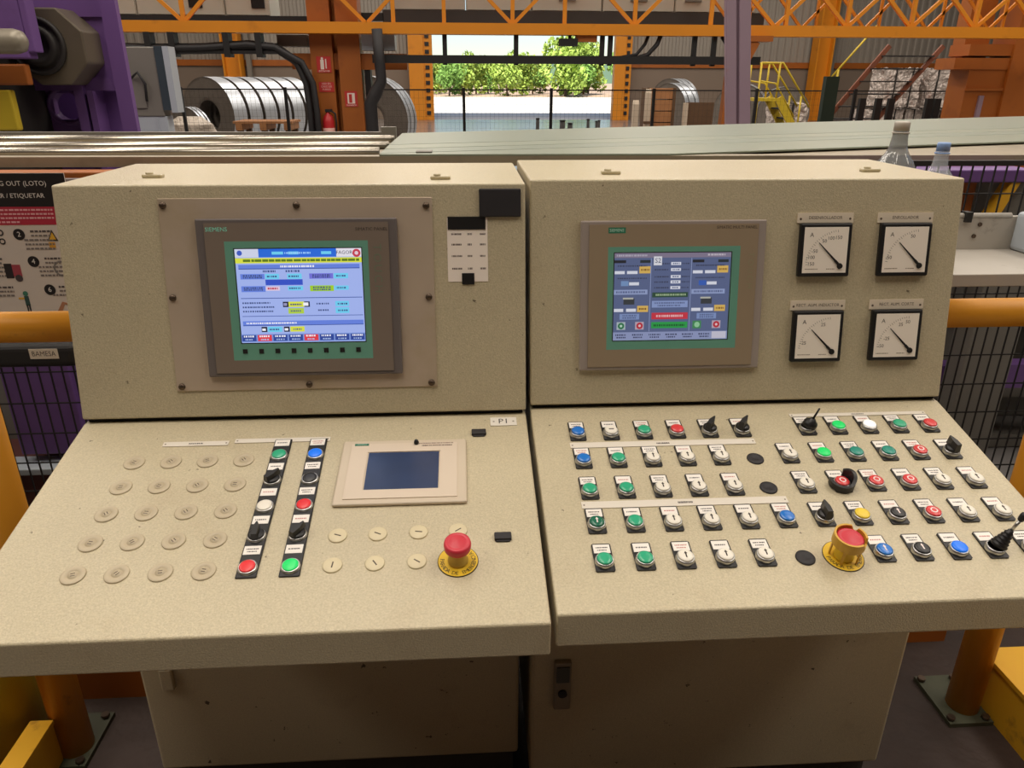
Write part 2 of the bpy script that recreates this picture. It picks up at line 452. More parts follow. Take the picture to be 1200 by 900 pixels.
U = [79, 139, 199, 259, 319, 379, 440, 500, 558, 616, 673, 731]; V = [395, 321, 246.5, 172, 97.5]
g, t, w, r_, k = 'green', 'teal', 'white', 'red', 'selector'
D = math.radians
ROWS = [
 [(0, 'blue', None), (1, w, '-'), (2, g, None), (3, r_, None), (4, k, D(-38)), (5, k, D(-40)), (7, 'minijoy', D(14)), (8, 'greenlit', None), (9, 'whitelit', None), (10, g, None), (11, r_, None)],
 [(0, 'blue', None), (1, g, None), (2, w, 'I'), (3, w, 'I'), (4, w, 'I'), (6, w, 'I'), (7, 'greenlit', None), (8, t, None), (9, t, None), (10, r_, 'O'), (11, k, D(5))],
 [(0, g, None), (1, g, None), (2, w, 'I'), (3, w, 'I'), (4, w, 'I'), (6, w, 'I'), (7, 'guard', None), (8, r_, 'O'), (9, r_, 'O'), (10, w, 'I'), (11, w, 'I')],
 [(0, 'darkgreen', 'I'), (1, g, None), (2, w, 'I'), (3, w, 'I'), (4, w, 'I'), (5, 'blue', None), (6, k, D(0)), (7, 'yellow', None), (8, 'black', 'I'), (9, r_, 'O'), (10, w, 'I'), (11, w, 'I')],
 [(0, g, None), (1, g, None), (2, w, 'I'), (3, w, 'I'), (4, w, 'I'), (7, 'blue', 'I'), (8, 'black', 'I'), (9, 'bluelit', None), (10, 'joystick', D(24)), (11, w, 'I')],
]
for vi, row in enumerate(ROWS):
    for ui, kd, ex in row:
        if kd in ('selector', 'joystick', 'minijoy'): button(conB, desk_m(U[ui], V[vi]), kd, ex)
        else: button(conB, desk_m(U[ui], V[vi]), kd, mark=ex)
# black blanking plugs among them
for u, v in ((379, 309), (377, 236), (380, 85)):
    child('blanking_plug', shared('black_plug', lambda: MB().lathe([(14.5, 0), (14.5, 1.6), (13, 2.6), (6, 2.8), (5, 2.2), (0.001, 2.2)], 26), rubber), conB, desk_m(u, v), 'black round blanking plug')
# long engraved strips
def strip(con, u0, u1, v0, v1, txt=None, seed=1):
    m = MB(); r = random.Random(seed); L = (u1 - u0) / 2; H = (v1 - v0) / 2
    m.bx(-L, L, -H, H, 0, 1.5, 0, rgb(222, 214, 200))
    for sx in (-1, 1): m.disc(sx * (L - 4), 0, 1.6, 1.56, 8, rgb(120, 104, 90))
    if txt: m.text(txt, 0, 0, 1.6, H * 1.15, INK)
    else: marks(m, -12, 12, 0, 1.6, 8, H * .55, INK, r)
    scaled(m); m.build('label_strip', PRINT, con, M4=desk_m((u0 + u1) / 2, (v0 + v1) / 2))
strip(conB, 62, 394, 349, 363, None, 3); strip(conB, 62, 398, 200, 215, None, 4); strip(conB, 484, 746, 423, 432, None, 5)
strip(conA, 161, 273, 394, 406, None, 6); strip(conA, 283, 448, 399, 410, None, 7)

def estop(con, u, v, ring, deg):
    def f():
        m = MB(); m.disc(0, 0, 29, 1.5, 40, rgb(228, 188, 40)); m.disc(0, 0, 30, .0, 40, rgb(228, 188, 40))
        m.lathe([(30, 0), (30, 1.0), (29, 1.5)], 40, 0, close=False, col=rgb(60, 46, 14))
        return m
    m = f()
    letters = 'PARADA DE EMERGENCIA'
    for i, ch in enumerate(letters):
        if ch == ' ': continue
        a = math.radians(-200 + 220 * i / (len(letters) - 1))
        m.text(ch, 23.6 * math.cos(a), 23.6 * math.sin(a), 1.7, 9.0, rgb(74, 56, 12), rotz=a + math.pi / 2)
    scaled(m)
    e = m.build('emergency_stop', PRINT, con, M4=desk_m(u, v, 0, deg), normals=False)
    child('collar', shared('estop_collar%d' % ring, lambda: MB().lathe([(15, 1.2), (15, 5), (13, 7), (12.5, 24), (13, 27)], 26), mat('collar_brass', rgb(190, 158, 70), .45, .3) if not ring else yellowp), e)
    tl = Matrix.Identity(4)
    child('mushroom_head', shared('estop_head', lambda: MB().lathe([(12, 22), (15.5, 24), (19.4, 29), (20, 36), (19, 40.5), (15.5, 42), (14.4, 41.0), (12.5, 41.8), (0.001, 42.2)], 32), mat('estop_red', rgb(200, 46, 62), .4)), e, tl, 'red mushroom push head')
    if ring:
        def rf():
            m = MB(); n = 40; R0, R1 = 20.5, 23.5; vs = []
            for i in range(n):
                a = 2 * math.pi * i / n
                notch = 8 if abs(((a - math.radians(-40) + math.pi) % (2 * math.pi)) - math.pi) < .33 or abs(((a - math.radians(50) + math.pi) % (2 * math.pi)) - math.pi) < .2 else 0
                for rr, zz in ((R0, 28), (R1, 28), (R1, 45 - notch), (R0, 45 - notch)): vs.append((rr * math.cos(a), rr * math.sin(a), zz))
            m.add(vs, [(i * 4 + q, ((i + 1) % n) * 4 + q, ((i + 1) % n) * 4 + (q + 1) % 4, i * 4 + (q + 1) % 4) for i in range(n) for q in range(4)])
            for i in range(5):
                a = math.radians(20 + 72 * i); m.box((20.5 * math.cos(a), 20.5 * math.sin(a), 14.5), (2.2, 4, 27), 0, Matrix.Rotation(a, 3, 'Z'))
            return m
        child('guard_ring', shared('estop_guard', rf, mat('guard_ring_yellow', rgb(206, 160, 52), .45)), e, Matrix.Rotation(-deg, 4, 'Z'), 'yellow guard ring round the red head')
    return e
estop(conA, 674, 114, False, 0.25); estop(conB, 438, 86, True, .45)

# ---- left console: grey screw plugs, cream plugs, button strips, clips
def plugfn():
    m = MB(); m.lathe([(17.3, 0), (17.3, 1.4), (16.2, 2.2), (8.6, 2.2), (8.2, 1.4), (7.0, 1.4), (6.8, 2.4), (0.001, 2.4)], 26)
    return m
plugm = mat('plug_beige', rgb(190, 176, 148), .45, noise=(40, .06)); slot_shade_m = mat('plug_slot_shade', rgb(84, 70, 56), .6)  # slots are thin dark bars, the shade of a recess painted as colour
for j in range(5):
    for i in range(4):
        p = child('blanking_plug', shared('beige_plug', plugfn, plugm), conA, desk_m(128 + 60.6 * i, 354 - 60.6 * j, 0, random.uniform(-1, 1)), 'beige screwed blanking plug')
        child('slot', shared('plug_slot_shade', lambda: MB().box((0, 2, 2.5), (6, 1.3, .3)).box((0, -2, 2.5), (6, 1.3, .3)), slot_shade_m), p)
for n_, (u, v, a) in enumerate([(492, 172, -20), (552, 173, -25), (614, 174, -8), (674, 175, 35), (492, 114, 85), (553, 115, -55), (614, 116, -35)]):
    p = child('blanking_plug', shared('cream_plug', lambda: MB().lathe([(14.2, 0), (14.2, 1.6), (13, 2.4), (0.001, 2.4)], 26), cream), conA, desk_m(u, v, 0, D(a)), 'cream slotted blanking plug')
    child('slot', shared('cream_slot_shade', lambda: MB().box((0, 0, 2.4), (11, 2.0, .3)), slot_shade_m), p)
def button_strip(u, v, kinds, label):
    def f():
        m = MB(); m.bx(-15, 15, -155, 155, 0, 3); return m
    s_ = scaled(f()).build('button_strip', black, conA, bevel=.0015, M4=desk_m(u, v, 0, D(.9)))
    s_['label'] = label
    for i, (kd, ex) in enumerate(kinds):
        yc = 155 - 31 - 62 * i
        _seed[0] += 1
        child('label_card', shared('label_card%d' % (_seed[0] % 9), card_fn(_seed[0] % 9), PRINT), s_, T((-.0005, (yc + 4) * MM, .0004)))
        button(conA, T((0, (yc - 14) * MM, .0004)) @ Matrix.Diagonal((1, 1, .68, 1)), kd, ex or 0, owner=s_)
button_strip(370, 250, [('green', 0), ('selector', D(-42)), ('white', 0), ('selector', D(0)), ('redvivid', 0)], 'black strip with green, white and red buttons and two knobs')
button_strip(431, 250, [('bluelit', 0), ('black', 0), ('redvivid', 0), ('selector', D(-35)), ('greenlit', 0)], 'black strip with blue, black, red and green buttons and one knob')
for u, v, a in ((711, 411, 0), (742, 158, 0)):
    scaled(MB().bx(-13, 13, -7, 7, 0, 6).bx(-11, 11, -9.5, 9.5, 0, 3)).build('rubber_clip', rubber, conA, bevel=.0015, M4=desk_m(u, v, 0, D(a)))
m = MB(); m.bx(-24, 24, -12, 12, 0, 1.6, 0, rgb(226, 220, 208)); m.text('P1', 0, 0, 1.7, 20, rgb(40, 36, 36)); m.disc(-18, 0, 2, 1.66, 8, rgb(150, 140, 126)); m.disc(18, 0, 2, 1.66, 8, rgb(150, 140, 126))
scaled(m).build('name_plate', PRINT, conA, M4=desk_m(757, 443))

# small pale operator panel, display off
p = scaled(MB().bx(-107, 107, -79, 79, 0, 7)).build('small_operator_panel', hmirim, conA, bevel=.003, M4=desk_m(581.5, 311))
p['label'] = 'pale small operator panel with dark blue display'
m = MB()  # raised inner frame round the display
for a in ((-91, -62, -68, 68), (62, 91, -68, 68), (-62, 62, 46, 68), (-62, 62, -68, -48)): m.bx(a[0], a[1], a[2], a[3], 6.5, 8.5)
scaled(m).build('inner_frame', hmipale, p)
scaled(MB().bx(-60, 60, -47, 45, 6.6, 7.4)).build('display', bluedisp, p)
m = MB(); m.bx(-86, -62, 63, 68, 8, 9.2, 0, rgb(38, 112, 86)); rn = random.Random(5)
marks(m, 22, 84, 66, 8.7, 9, 2.4, rgb(110, 84, 72), rn); marks(m, 30, 82, 60, 8.7, 9, 3.2, rgb(90, 66, 58), rn)
m.text('SIEMENS', -74, 65.5, 9.25, 4.4, rgb(150, 190, 170))
scaled(m).build('panel_print', PRINT, p, normals=False)
scaled(MB().lathe([(4, 0), (4.5, 4), (3, 8), (0.001, 9)], 10)).build('stylus_stub', black, p, M4=T((.020, .066, .008)))

# ---- operator panels on the upright faces --------------------------
def screen_mesh(rects, texts, w, h, circles=()):
    m = MB(); m.rect(-w / 2, w / 2, -h / 2, h / 2, 0, rects[0][4])
    for i, (u0, u1, v0, v1, c) in enumerate(rects[1:]):
        m.rect(-w / 2 + u0 * w, -w / 2 + u1 * w, h / 2 - v1 * h, h / 2 - v0 * h, .05 + .006 * i, c)
    zt_ = .12 + .006 * len(rects)
    for k_, (u, v, rr, c) in enumerate(circles): m.disc(-w / 2 + u * w, h / 2 - v * h, rr, zt_ + .01 * k_, 18, c)
    for (s_, u, v, sz, c) in texts: m.text(s_, -w / 2 + u * w, h / 2 - v * h, zt_ + .2, sz, c)
    return scaled(m)
def prn(rects, u0, u1, v, h, c, seed, lo=.006, hi=.016):
    r = random.Random(seed); x = u0
    while x < u1 - .004:
        w_ = r.uniform(lo, hi); rects.append((x, min(x + w_, u1), v - h / 2, v + h / 2, c)); x += w_ + r.uniform(.003, .008)
LB = rgb(160, 178, 236); CY = rgb(110, 205, 240); DB = rgb(44, 70, 150); MBL = rgb(100, 128, 220); YL = rgb(216, 222, 70); LG = rgb(160, 205, 40); RD = rgb(225, 60, 70); BK = rgb(24, 28, 48)
WH = rgb(240, 240, 250); INKB = rgb(62, 78, 130)
R = [(0, 1, 0, 1, LB), (0, .185, 0, .088, rgb(205, 210, 232)), (.185, .80, 0, .088, rgb(40, 104, 214)), (.80, 1, 0, .088, rgb(226, 222, 232)),
     (0, 1, .095, .15, YL), (.02, .98, .165, .205, MBL), (.02, .98, .205, .213, DB)]
for a, b_ in ((.29, .38), (.42, .5), (.68, .76)): R.append((a, b_, .03, .06, CY))
prn(R, .39, .6, .045, .02, rgb(150, 200, 255), 1); prn(R, .06, .98, .122, .026, rgb(92, 120, 30), 2, .02, .06); prn(R, .35, .62, .185, .02, WH, 3)
prn(R, .21, .31, .235, .022, INKB, 4); prn(R, .39, .5, .235, .022, INKB, 5)
for (a, b_, c, d_, cc) in ((.03, .22, .262, .318, MBL), (.225, .335, .262, .318, CY), (.40, .515, .262, .318, CY), (.575, .765, .262, .318, rgb(112, 112, 214)), (.77, .885, .262, .318, CY),
                           (.225, .52, .322, .382, rgb(52, 82, 196)), (.03, .22, .39, .452, MBL), (.225, .335, .395, .44, rgb(226, 200, 222)), (.40, .52, .395, .44, CY),
                           (.575, .765, .39, .452, LG), (.77, .885, .395, .44, CY), (.02, .99, .517, .524, DB), (.02, .99, .71, .716, DB),
                           (.35, .395, .56, .618, BK), (.395, .52, .56, .618, YL), (.52, .565, .56, .618, BK), (.39, .515, .63, .69, rgb(176, 206, 70)),
                           (.77, .88, .56, .615, CY), (.77, .88, .628, .69, CY), (.02, .99, .765, .81, MBL), (.02, .99, .81, .817, DB),
                           (.165, .21, .828, .885, BK), (.215, .33, .828, .885, CY), (.345, .39, .828, .885, BK), (.395, .51, .828, .885, YL)): R.append((a, b_, c, d_, cc))
for sd, (a, b_, v) in enumerate([(.05, .2, .28), (.05, .2, .30), (.24, .32, .29), (.41, .5, .29), (.6, .74, .28), (.6, .74, .30), (.79, .87, .29), (.05, .2, .41), (.05, .2, .43), (.41, .5, .417), (.6, .74, .41), (.6, .74, .434), (.79, .87, .417),
                                 (.03, .25, .57), (.03, .28, .615), (.03, .27, .66), (.62, .72, .585), (.63, .72, .655), (.41, .5, .59), (.41, .5, .66), (.79, .87, .588), (.79, .87, .66), (.23, .31, .857), (.42, .49, .857)]):
    prn(R, a, b_, v, .017, INKB, 20 + sd)
prn(R, .24, .32, .417, .02, rgb(190, 60, 80), 70); prn(R, .05, .45, .788, .018, WH, 71)
R.append((0, 1, .905, .99, rgb(120, 146, 214)))
for i in range(8):
    R.append((i * .125 + .006, i * .125 + .119, .915, .982, RD if i in (1, 4) else DB)); prn(R, i * .125 + .02, i * .125 + .105, .93, .018, WH, 80 + i); prn(R, i * .125 + .03, i * .125 + .095, .965, .014, rgb(170, 190, 230), 90 + i)
R.append((.515, .555, .57, .605, WH)) ; R.append((.358, .385, .573, .603, rgb(150, 150, 190))); R.append((.172, .20, .845, .87, WH)); R.append((.352, .38, .845, .87, WH))
SCRA = screen_mesh(R, [('FAGOR', .865, .044, 8.5, rgb(30, 36, 60))], 216, 163, [(.962, .05, 7.0, rgb(196, 60, 80)), (.962, .05, 3.2, rgb(226, 200, 210)), (.04, .042, 4.5, rgb(60, 90, 190))])

SL = rgb(92, 104, 142); LV = rgb(150, 164, 206); WF = rgb(226, 228, 240); YO = rgb(224, 184, 96)
Q = [(0, 1, 0, 1, SL), (0, 1, 0, .055, rgb(134, 124, 146)), (.312, .317, .06, .9, LV), (.66, .665, .06, .9, LV), (0, 1, .905, 1, rgb(146, 156, 196)), (.865, .99, .91, .99, rgb(204, 202, 218))]
prn(Q, .02, .28, .028, .02, rgb(186, 180, 196), 1); prn(Q, .8, .95, .026, .02, rgb(206, 196, 206), 2)
for o, sg in ((0, 0), (.67, 1)):
    Q += [(o, o + .1, .08, .112, rgb(36, 38, 44)), (o + .22, o + .31, .08, .112, rgb(40, 50, 54)), (o + .215, o + .31, .15, .23, YO), (o + .005, o + .09, .202, .236, WF), (o + .11, o + .20, .202, .236, WF),
          (o + .13, o + .215, .33, .365, WF), (o + .06, o + .125, .315, .372, rgb(120, 150, 196) if not sg else rgb(58, 98, 186)), (o, o + .29, .415, .47, LV), (o + .085, o + .18, .515, .585, rgb(58, 62, 66)),
          (o + .08, o + .17, .505, .525, rgb(186, 186, 176)), (o + .205, o + .30, .60, .672, YO), (o + .005, o + .085, .632, .668, WF), (o + .11, o + .195, .632, .668, WF), (o + .055, o + .225, .692, .758, rgb(130, 150, 198))]
    prn(Q, o + .02, o + .27, .442, .022, SL, 30 + sg); prn(Q, o + .08, o + .2, .712, .018, SL, 32 + sg); prn(Q, o + .08, o + .2, .738, .018, SL, 34 + sg)
    prn(Q, o + .03, o + .28, .145, .016, rgb(60, 66, 90), 36 + sg); prn(Q, o + .03, o + .28, .285, .014, rgb(60, 66, 90), 38 + sg); prn(Q, o + .23, o + .3, .19, .022, rgb(130, 90, 40), 40 + sg); prn(Q, o + .22, o + .29, .636, .022, rgb(130, 90, 40), 42 + sg)
for i, v in enumerate((.122, .19, .27, .33, .395)):
    Q.append((.485, .57, v - .017, v + .017, WF)); prn(Q, .5, .56, v, .014, SL, 50 + i); prn(Q, .345, .47, v, .016, rgb(62, 68, 92), 55 + i); prn(Q, .58, .65, v, .014, rgb(62, 68, 92), 60 + i)
Q += [(.335, .405, .04, .14, rgb(226, 226, 234)), (.33, .64, .448, .505, rgb(48, 78, 62)), (.33, .64, .545, .622, rgb(140, 158, 206)), (.33, .645, .682, .758, rgb(206, 56, 72)), (.33, .645, .79, .862, rgb(44, 160, 76)),
      (.03, .105, .785, .875, rgb(176, 190, 196)), (.19, .265, .785, .875, rgb(190, 170, 186)), (.69, .765, .78, .87, rgb(70, 140, 90)), (.86, .935, .78, .87, rgb(190, 170, 186))]
prn(Q, .36, .62, .476, .022, rgb(166, 190, 150), 65); prn(Q, .35, .62, .57, .018, SL, 66); prn(Q, .38, .58, .6, .018, SL, 67); prn(Q, .37, .61, .72, .026, rgb(240, 186, 190), 68); prn(Q, .35, .62, .828, .024, rgb(24, 90, 44), 69)
for i in range(6): prn(Q, .02 + i * .145, .12 + i * .145, .935, .018, rgb(60, 66, 96), 100 + i); prn(Q, .03 + i * .145, .11 + i * .145, .965, .016, rgb(60, 66, 96), 110 + i)
SCRB = screen_mesh(Q, [('S2', .37, .088, 12, rgb(60, 66, 96))], 213, 158,
                   [(.067, .83, 6.0, rgb(48, 120, 80)), (.228, .83, 6.0, rgb(190, 44, 60)), (.728, .825, 5.0, rgb(150, 206, 160)), (.897, .825, 6.0, rgb(190, 44, 60)), (.067, .83, 2.4, rgb(190, 220, 200)), (.228, .83, 2.4, rgb(236, 200, 206)), (.897, .825, 2.4, rgb(236, 200, 206))])

def op_panel(con, u0, u1, v0, v1, gb, sc, scr, scrmat, rim, front, base, label, brand, logo):
    cu, cv = (u0 + u1) / 2, (v0 + v1) / 2; W2, H2 = (u1 - u0) / 2, (v1 - v0) / 2
    p = scaled(MB().bx(-W2, W2, -H2, H2, 0, 9)).build('operator_panel', rim, con, bevel=.0025, M4=face_m(cu, cv, base)); p['label'] = label
    e = 15; g0 = [gb[0] - cu, gb[1] - cu, gb[2] - cv, gb[3] - cv]; s0 = [sc[0] - cu, sc[1] - cu, sc[2] - cv, sc[3] - cv]
    m = MB(); z0, z1 = 8.5, 10.6
    for a in ((-W2 + e, g0[0], -H2 + 7, H2 - 7), (g0[1], W2 - e, -H2 + 7, H2 - 7), (g0[0], g0[1], g0[3], H2 - 7), (g0[0], g0[1], -H2 + 7, g0[2])): m.bx(a[0], a[1], a[2], a[3], z0, z1)
    scaled(m).build('front_foil', front, p)
    m = MB()
    for a in ((g0[0], s0[0], g0[2], g0[3]), (s0[1], g0[1], g0[2], g0[3]), (s0[0], s0[1], s0[3], g0[3]), (s0[0], s0[1], g0[2], s0[2])): m.bx(a[0], a[1], a[2], a[3], z0, z1)
    scaled(m).build('green_surround', pangreen, p)
    scr.build('screen', scrmat, p, M4=T(((s0[0] + s0[1]) / 2 * MM, (s0[2] + s0[3]) / 2 * MM, .0092)), normals=False)['label'] = 'lit display of the panel'
    m = MB(); dk = rgb(34, 26, 26)
    m.rect(s0[0] - 1.6, s0[0], s0[2] - 1.6, s0[3] + 1.6, 10.7, dk); m.rect(s0[1], s0[1] + 1.6, s0[2] - 1.6, s0[3] + 1.6, 10.7, dk)
    m.rect(s0[0], s0[1], s0[3], s0[3] + 1.6, 10.7, dk); m.rect(s0[0], s0[1], s0[2] - 1.6, s0[2], 10.7, dk)
    brand(m, W2, H2, g0)
    scaled(m).build('panel_print', PRINT, p, normals=False)
    return p
def brandA(m, W2, H2, g):
    m.text('SIEMENS', -W2 + 17, H2 - 18, 10.8, 10, rgb(140, 235, 210), align='LEFT')
    m.text('SIMATIC PANEL', W2 - 16, H2 - 19, 10.8, 8, rgb(64, 54, 50), align='RIGHT')
    for i, ch in enumerate('TOUCH'): m.text(ch, W2 - 36, H2 - 52 - 18 * i + 2, 10.8, 20, rgb(112, 124, 104), rotz=-math.pi / 2)
    for i in range(8):
        m.bx(-103.5 + i * 28.3 - 4 + 0, -103.5 + i * 28.3 + 4, g[2] + 12, g[2] + 20, 10.5, 11.4, 0, rgb(24, 22, 22))
def brandB(m, W2, H2, g):
    m.rect(-W2 + 49, -W2 + 80, H2 - 22, H2 - 12, 10.75, rgb(40, 120, 92))
    m.text('SIEMENS', -W2 + 64, H2 - 17, 10.8, 7, rgb(190, 225, 205))
    m.text('SIMATIC MULTI PANEL', W2 - 18, H2 - 13, 10.8, 7.4, rgb(70, 56, 48), align='RIGHT')
    for i, ch in enumerate('TOUCH'): m.text(ch, W2 - 27, H2 - 62 - 14 * i, 10.8, 15, rgb(146, 142, 112), rotz=-math.pi / 2)
# stainless mounting plate on the left face
pl = scaled(MB().bx(-232.5, 232.5, -168, 168, 0, 2.5)).build('mounting_plate', steel, conA, bevel=.001, M4=face_m(405, 217.5)); pl['label'] = 'brushed stainless plate round the operator panel'
for u, v in ((181, 374), (405, 373), (627, 371), (182, 217), (627, 213), (182, 58), (407, 58), (627, 57)):
    child('screw', shared('pan_screw', lambda: MB().lathe([(6, 0), (6, 1.6), (4.6, 3.6), (0.001, 4.2)], 14).box((0, 0, 4.2), (6.5, 1.2, .5)), screwm), pl, T(((u - 405) * MM, (v - 217.5) * MM, .0025)))
op_panel(conA, 234, 576, 76, 351, (281, 525, 106, 313), (297, 513, 137, 300), SCRA, SCR1, panelrim, panelgrey, 2.5, 'grey touch operator panel with a green band and bright blue screen', brandA, None)
op_panel(conB, 90, 427, 66, 337, (139, 380, 105, 291), (151, 364, 122, 280), SCRB, SCR2, panelrim2, panelgrey2, 0, 'warm grey touch operator panel with a dim slate screen', brandB, None)

# ---- dial meters ---------------------------------------------------
def meter(u, v, title, nums, label):
    b = scaled(MB().bx(-48, 48, -48, 48, 0, 11)).build('dial_meter', black, conB, bevel=.003, M4=face_m(u, v)); b['label'] = label
    m = MB(); m.rect(-41, 41, -41, 41, 11.2, rgb(246, 236, 222)); cx, cy = 29, -29
    dk = rgb(70, 58, 52)
    for i in range(21):
        a = math.radians(97 + 76 * i / 20); r0 = 62.5 if i % 4 else 61; r1 = 65.5
        p = [(cx + r * math.cos(a) + o * math.sin(a), cy + r * math.sin(a) - o * math.cos(a)) for r, o in ((r0, -.35), (r1, -.35), (r1, .35), (r0, .35))]
        m.add([(x, y, 11.3) for x, y in p], [(0, 1, 2, 3)], 0, rgb(130, 116, 104))
    m.text('A', -27, 27, 11.3, 11, dk)
    for (s_, x, y) in nums: m.text(s_, x, y, 11.3, 9, dk)
    rn = random.Random(len(title)); marks(m, -36, -12, -34, 11.3, 4, 1.6, rgb(150, 130, 110), rn); marks(m, 4, 20, -34, 11.3, 4, 1.6, rgb(150, 130, 110), rn)
    scaled(m).build('dial', PRINT, b, normals=False)
    m = MB(); a = math.radians(135); ex = (cx + 60 * math.cos(a), cy + 60 * math.sin(a))
    m.add([(cx + 2.4 * .7, cy + 2.4 * .7, 12.6), (cx - 2.4 * .7, cy - 2.4 * .7, 12.6), (ex[0] - .5, ex[1] - .5, 12.6), (ex[0] + .5, ex[1] + .5, 12.6)], [(0, 1, 2, 3)])
    m.cyl((cx, cy, 11.2), (cx, cy, 13.6), 5.4, 4.6, 16)
    q = (cx + 14 * math.cos(a), cy + 14 * math.sin(a)); m.bar((cx, cy, 12.4), (q[0], q[1], 12.4), 4.6, 1.4)
    scaled(m).build('needle', gasket, b)
    m = MB(); m.bx(-52, 52, -9, 9, 0, 2, 0, rgb(226, 212, 190))
    for sx in (-1, 1): m.disc(sx * 46, -2, 2.2, 2.1, 10, rgb(96, 82, 68))
    m.text(title, 0, 0, 2.15, 7.6, rgb(84, 70, 58)) if title.strip() else None
    n_ = scaled(m).build('title_plate', PRINT, b, M4=T((0, .0575, .0)))
    return b
meter(537.5, 282, 'DESENROLLADOR', [('50', -3, 16), ('100', 9, 21), ('150', 23, 22), ('-50', -20, -2), ('-100', -27, -13), ('-150', -27, -25)], 'dial meter titled desenrollador')
meter(687.5, 281.5, 'ENROLLADOR', [('50', 12, 24), ('-50', -30, -14)], 'dial meter titled enrollador')
meter(536, 123.5, 'RECT. ALIM. INDUCTOR', [('25', 9, 22), ('-25', -27, -12)], 'dial meter with faint scale under a long title')
meter(687, 123.5, 'RECT. ALIM. CORTE', [('25', 7, 20), ('50', 20, 25), ('-25', -18, -6), ('-50', -28, -20)], 'dial meter with scale arc titled alimentacion corte')

# ---- things stuck on the left console
F = lambda con, u, v, h=0: con.matrix_basis @ face_m(u, v, h)
tag(scaled(MB().bx(-36.5, 36.5, -24, 24, 0, 5)).build('magnetic_pad', rubber, M4=F(conA, 755.5, 375, .2), bevel=.002), 'dark grey rectangular magnetic pad on the top corner of the console face', 'magnet')
nt = thing('paper_note', 'white paper note with printed rows held by black tape below the magnetic pad', 'note'); nt.matrix_basis = F(conA, 697.5, 296, .2)
m = MB(); m.bx(-35.5, 35.5, -57, 54, 0, .5, 0, rgb(248, 236, 224)); rn = random.Random(9)
for i, y in enumerate((26, 8, -12, -34)):
    marks(m, -28, -10, y, .6, 5, 3, rgb(96, 80, 76), rn); marks(m, 0, 8, y, .6, 3, 3.4, rgb(96, 80, 76), rn); marks(m, 22, 32, y, .6, 3, 3.2, rgb(96, 80, 76), rn)
scaled(m).build('sheet', PRINT, nt)
scaled(MB().bx(-34, 32, 34, 56, .4, 1.6)).build('tape', black, nt); scaled(MB().bx(-11, 11, -62, -42, .4, 1.6)).build('tape', black, nt)
# ------------------------------------------------------------------ the hall
oil_floor = mat('oily_floor', rgb(58, 44, 38), .7, noise=(5, .35), bump=(30, .4, .01), dirt=(rgb(34, 26, 23), 3, .52, .2, .6))
hall_floor = mat('hall_concrete', rgb(136, 132, 130), .2, noise=(.8, .12), dirt=(rgb(88, 80, 74), .5, .5, .2, .5))
orange = mat('orange_paint', rgb(216, 136, 24), .5, noise=(1.5, .10), dirt=(rgb(150, 84, 26), 2.2, .58, .2, .6))
orange_d = mat('orange_brown_paint', rgb(162, 90, 28), .5, noise=(1.5, .12), dirt=(rgb(110, 56, 26), 2, .55, .2, .6))
purple = mat('purple_paint', rgb(112, 78, 140), .5, noise=(1.2, .1), dirt=(rgb(60, 40, 66), 1.6, .56, .2, .6))
purple_g = mat('greyed_purple_paint', rgb(150, 128, 142), .5, noise=(2, .1), dirt=(rgb(150, 90, 70), 3, .6, .1, .5))
purple_d = purple
yellow = mat('safety_yellow', rgb(228, 172, 40), .5, noise=(6, .1), dirt=(rgb(120, 72, 30), 9, .60, .15, .75))
yellow_rail = mat('rail_yellow', rgb(216, 146, 34), .42, noise=(5, .10), dirt=(rgb(128, 78, 28), 14, .63, .1, .6))
yellow_b = mat('bollard_yellow', rgb(196, 170, 40), .5, noise=(5, .12))
brown_rust = yellow
blk = mat('black_paint', rgb(26, 24, 24), .55)
cable = mat('black_cable', rgb(34, 32, 34), .6)
mach = mat('machine_grey', rgb(120, 116, 108), .5, noise=(2, .12))
mach_d = mat('machine_dark', rgb(46, 42, 40), .6, noise=(3, .2))
flange = mat('cast_flange', rgb(112, 102, 86), .45, .3, noise=(3, .15))
paleblue = mat('pale_blue_grey', rgb(176, 184, 192), .45, noise=(3, .08))
sheetm = mat('sheet_steel', rgb(140, 149, 134), .36, .2, noise=(2.0, .06))
sheetm2 = mat('sheet_steel_dull', rgb(132, 141, 128), .4, .2, noise=(2.0, .06))
coilm = mat('coil_steel', rgb(206, 212, 220), .36, .7)
coilface = mat('coil_edge_face', rgb(112, 104, 96), .5, .3, bump=(60, .6, .02), noise=(8, .25))
beam_beige = mat('bed_beige', rgb(150, 138, 116), .5, noise=(3, .12), dirt=(rgb(92, 78, 62), 2, .5, .2, .6))
wood = mat('pallet_wood', rgb(162, 112, 70), .7, noise=(6, .25)); wood_d = mat('dark_board', rgb(92, 66, 42), .7, noise=(5, .25))
clad = mat('cladding_grey', rgb(150, 142, 132), .5, noise=(.4, .06)); wallb = mat('wall_base_brown', rgb(128, 112, 98), .7, noise=(.5, .1))
cabm = mat('cabinet_light_grey', rgb(198, 192, 178), .45, noise=(1, .04)); darkwin = mat('dark_window', rgb(40, 38, 36), .3)
redp = mat('red_paint', rgb(186, 36, 40), .4)
traym = mat('tray_pale_grey', rgb(176, 170, 160), .5, noise=(5, .08), dirt=(rgb(110, 100, 90), 8, .6, .1, .6))

m = MB(); m.bx(-16, 30, -14, 31.3, -.3, -.004); struct('floor', m, hall_floor)
m = MB(); m.bx(-1.3, 2.9, -2.5, 1.45, -.1, 0); struct('floor_operator_stand', m, oil_floor)
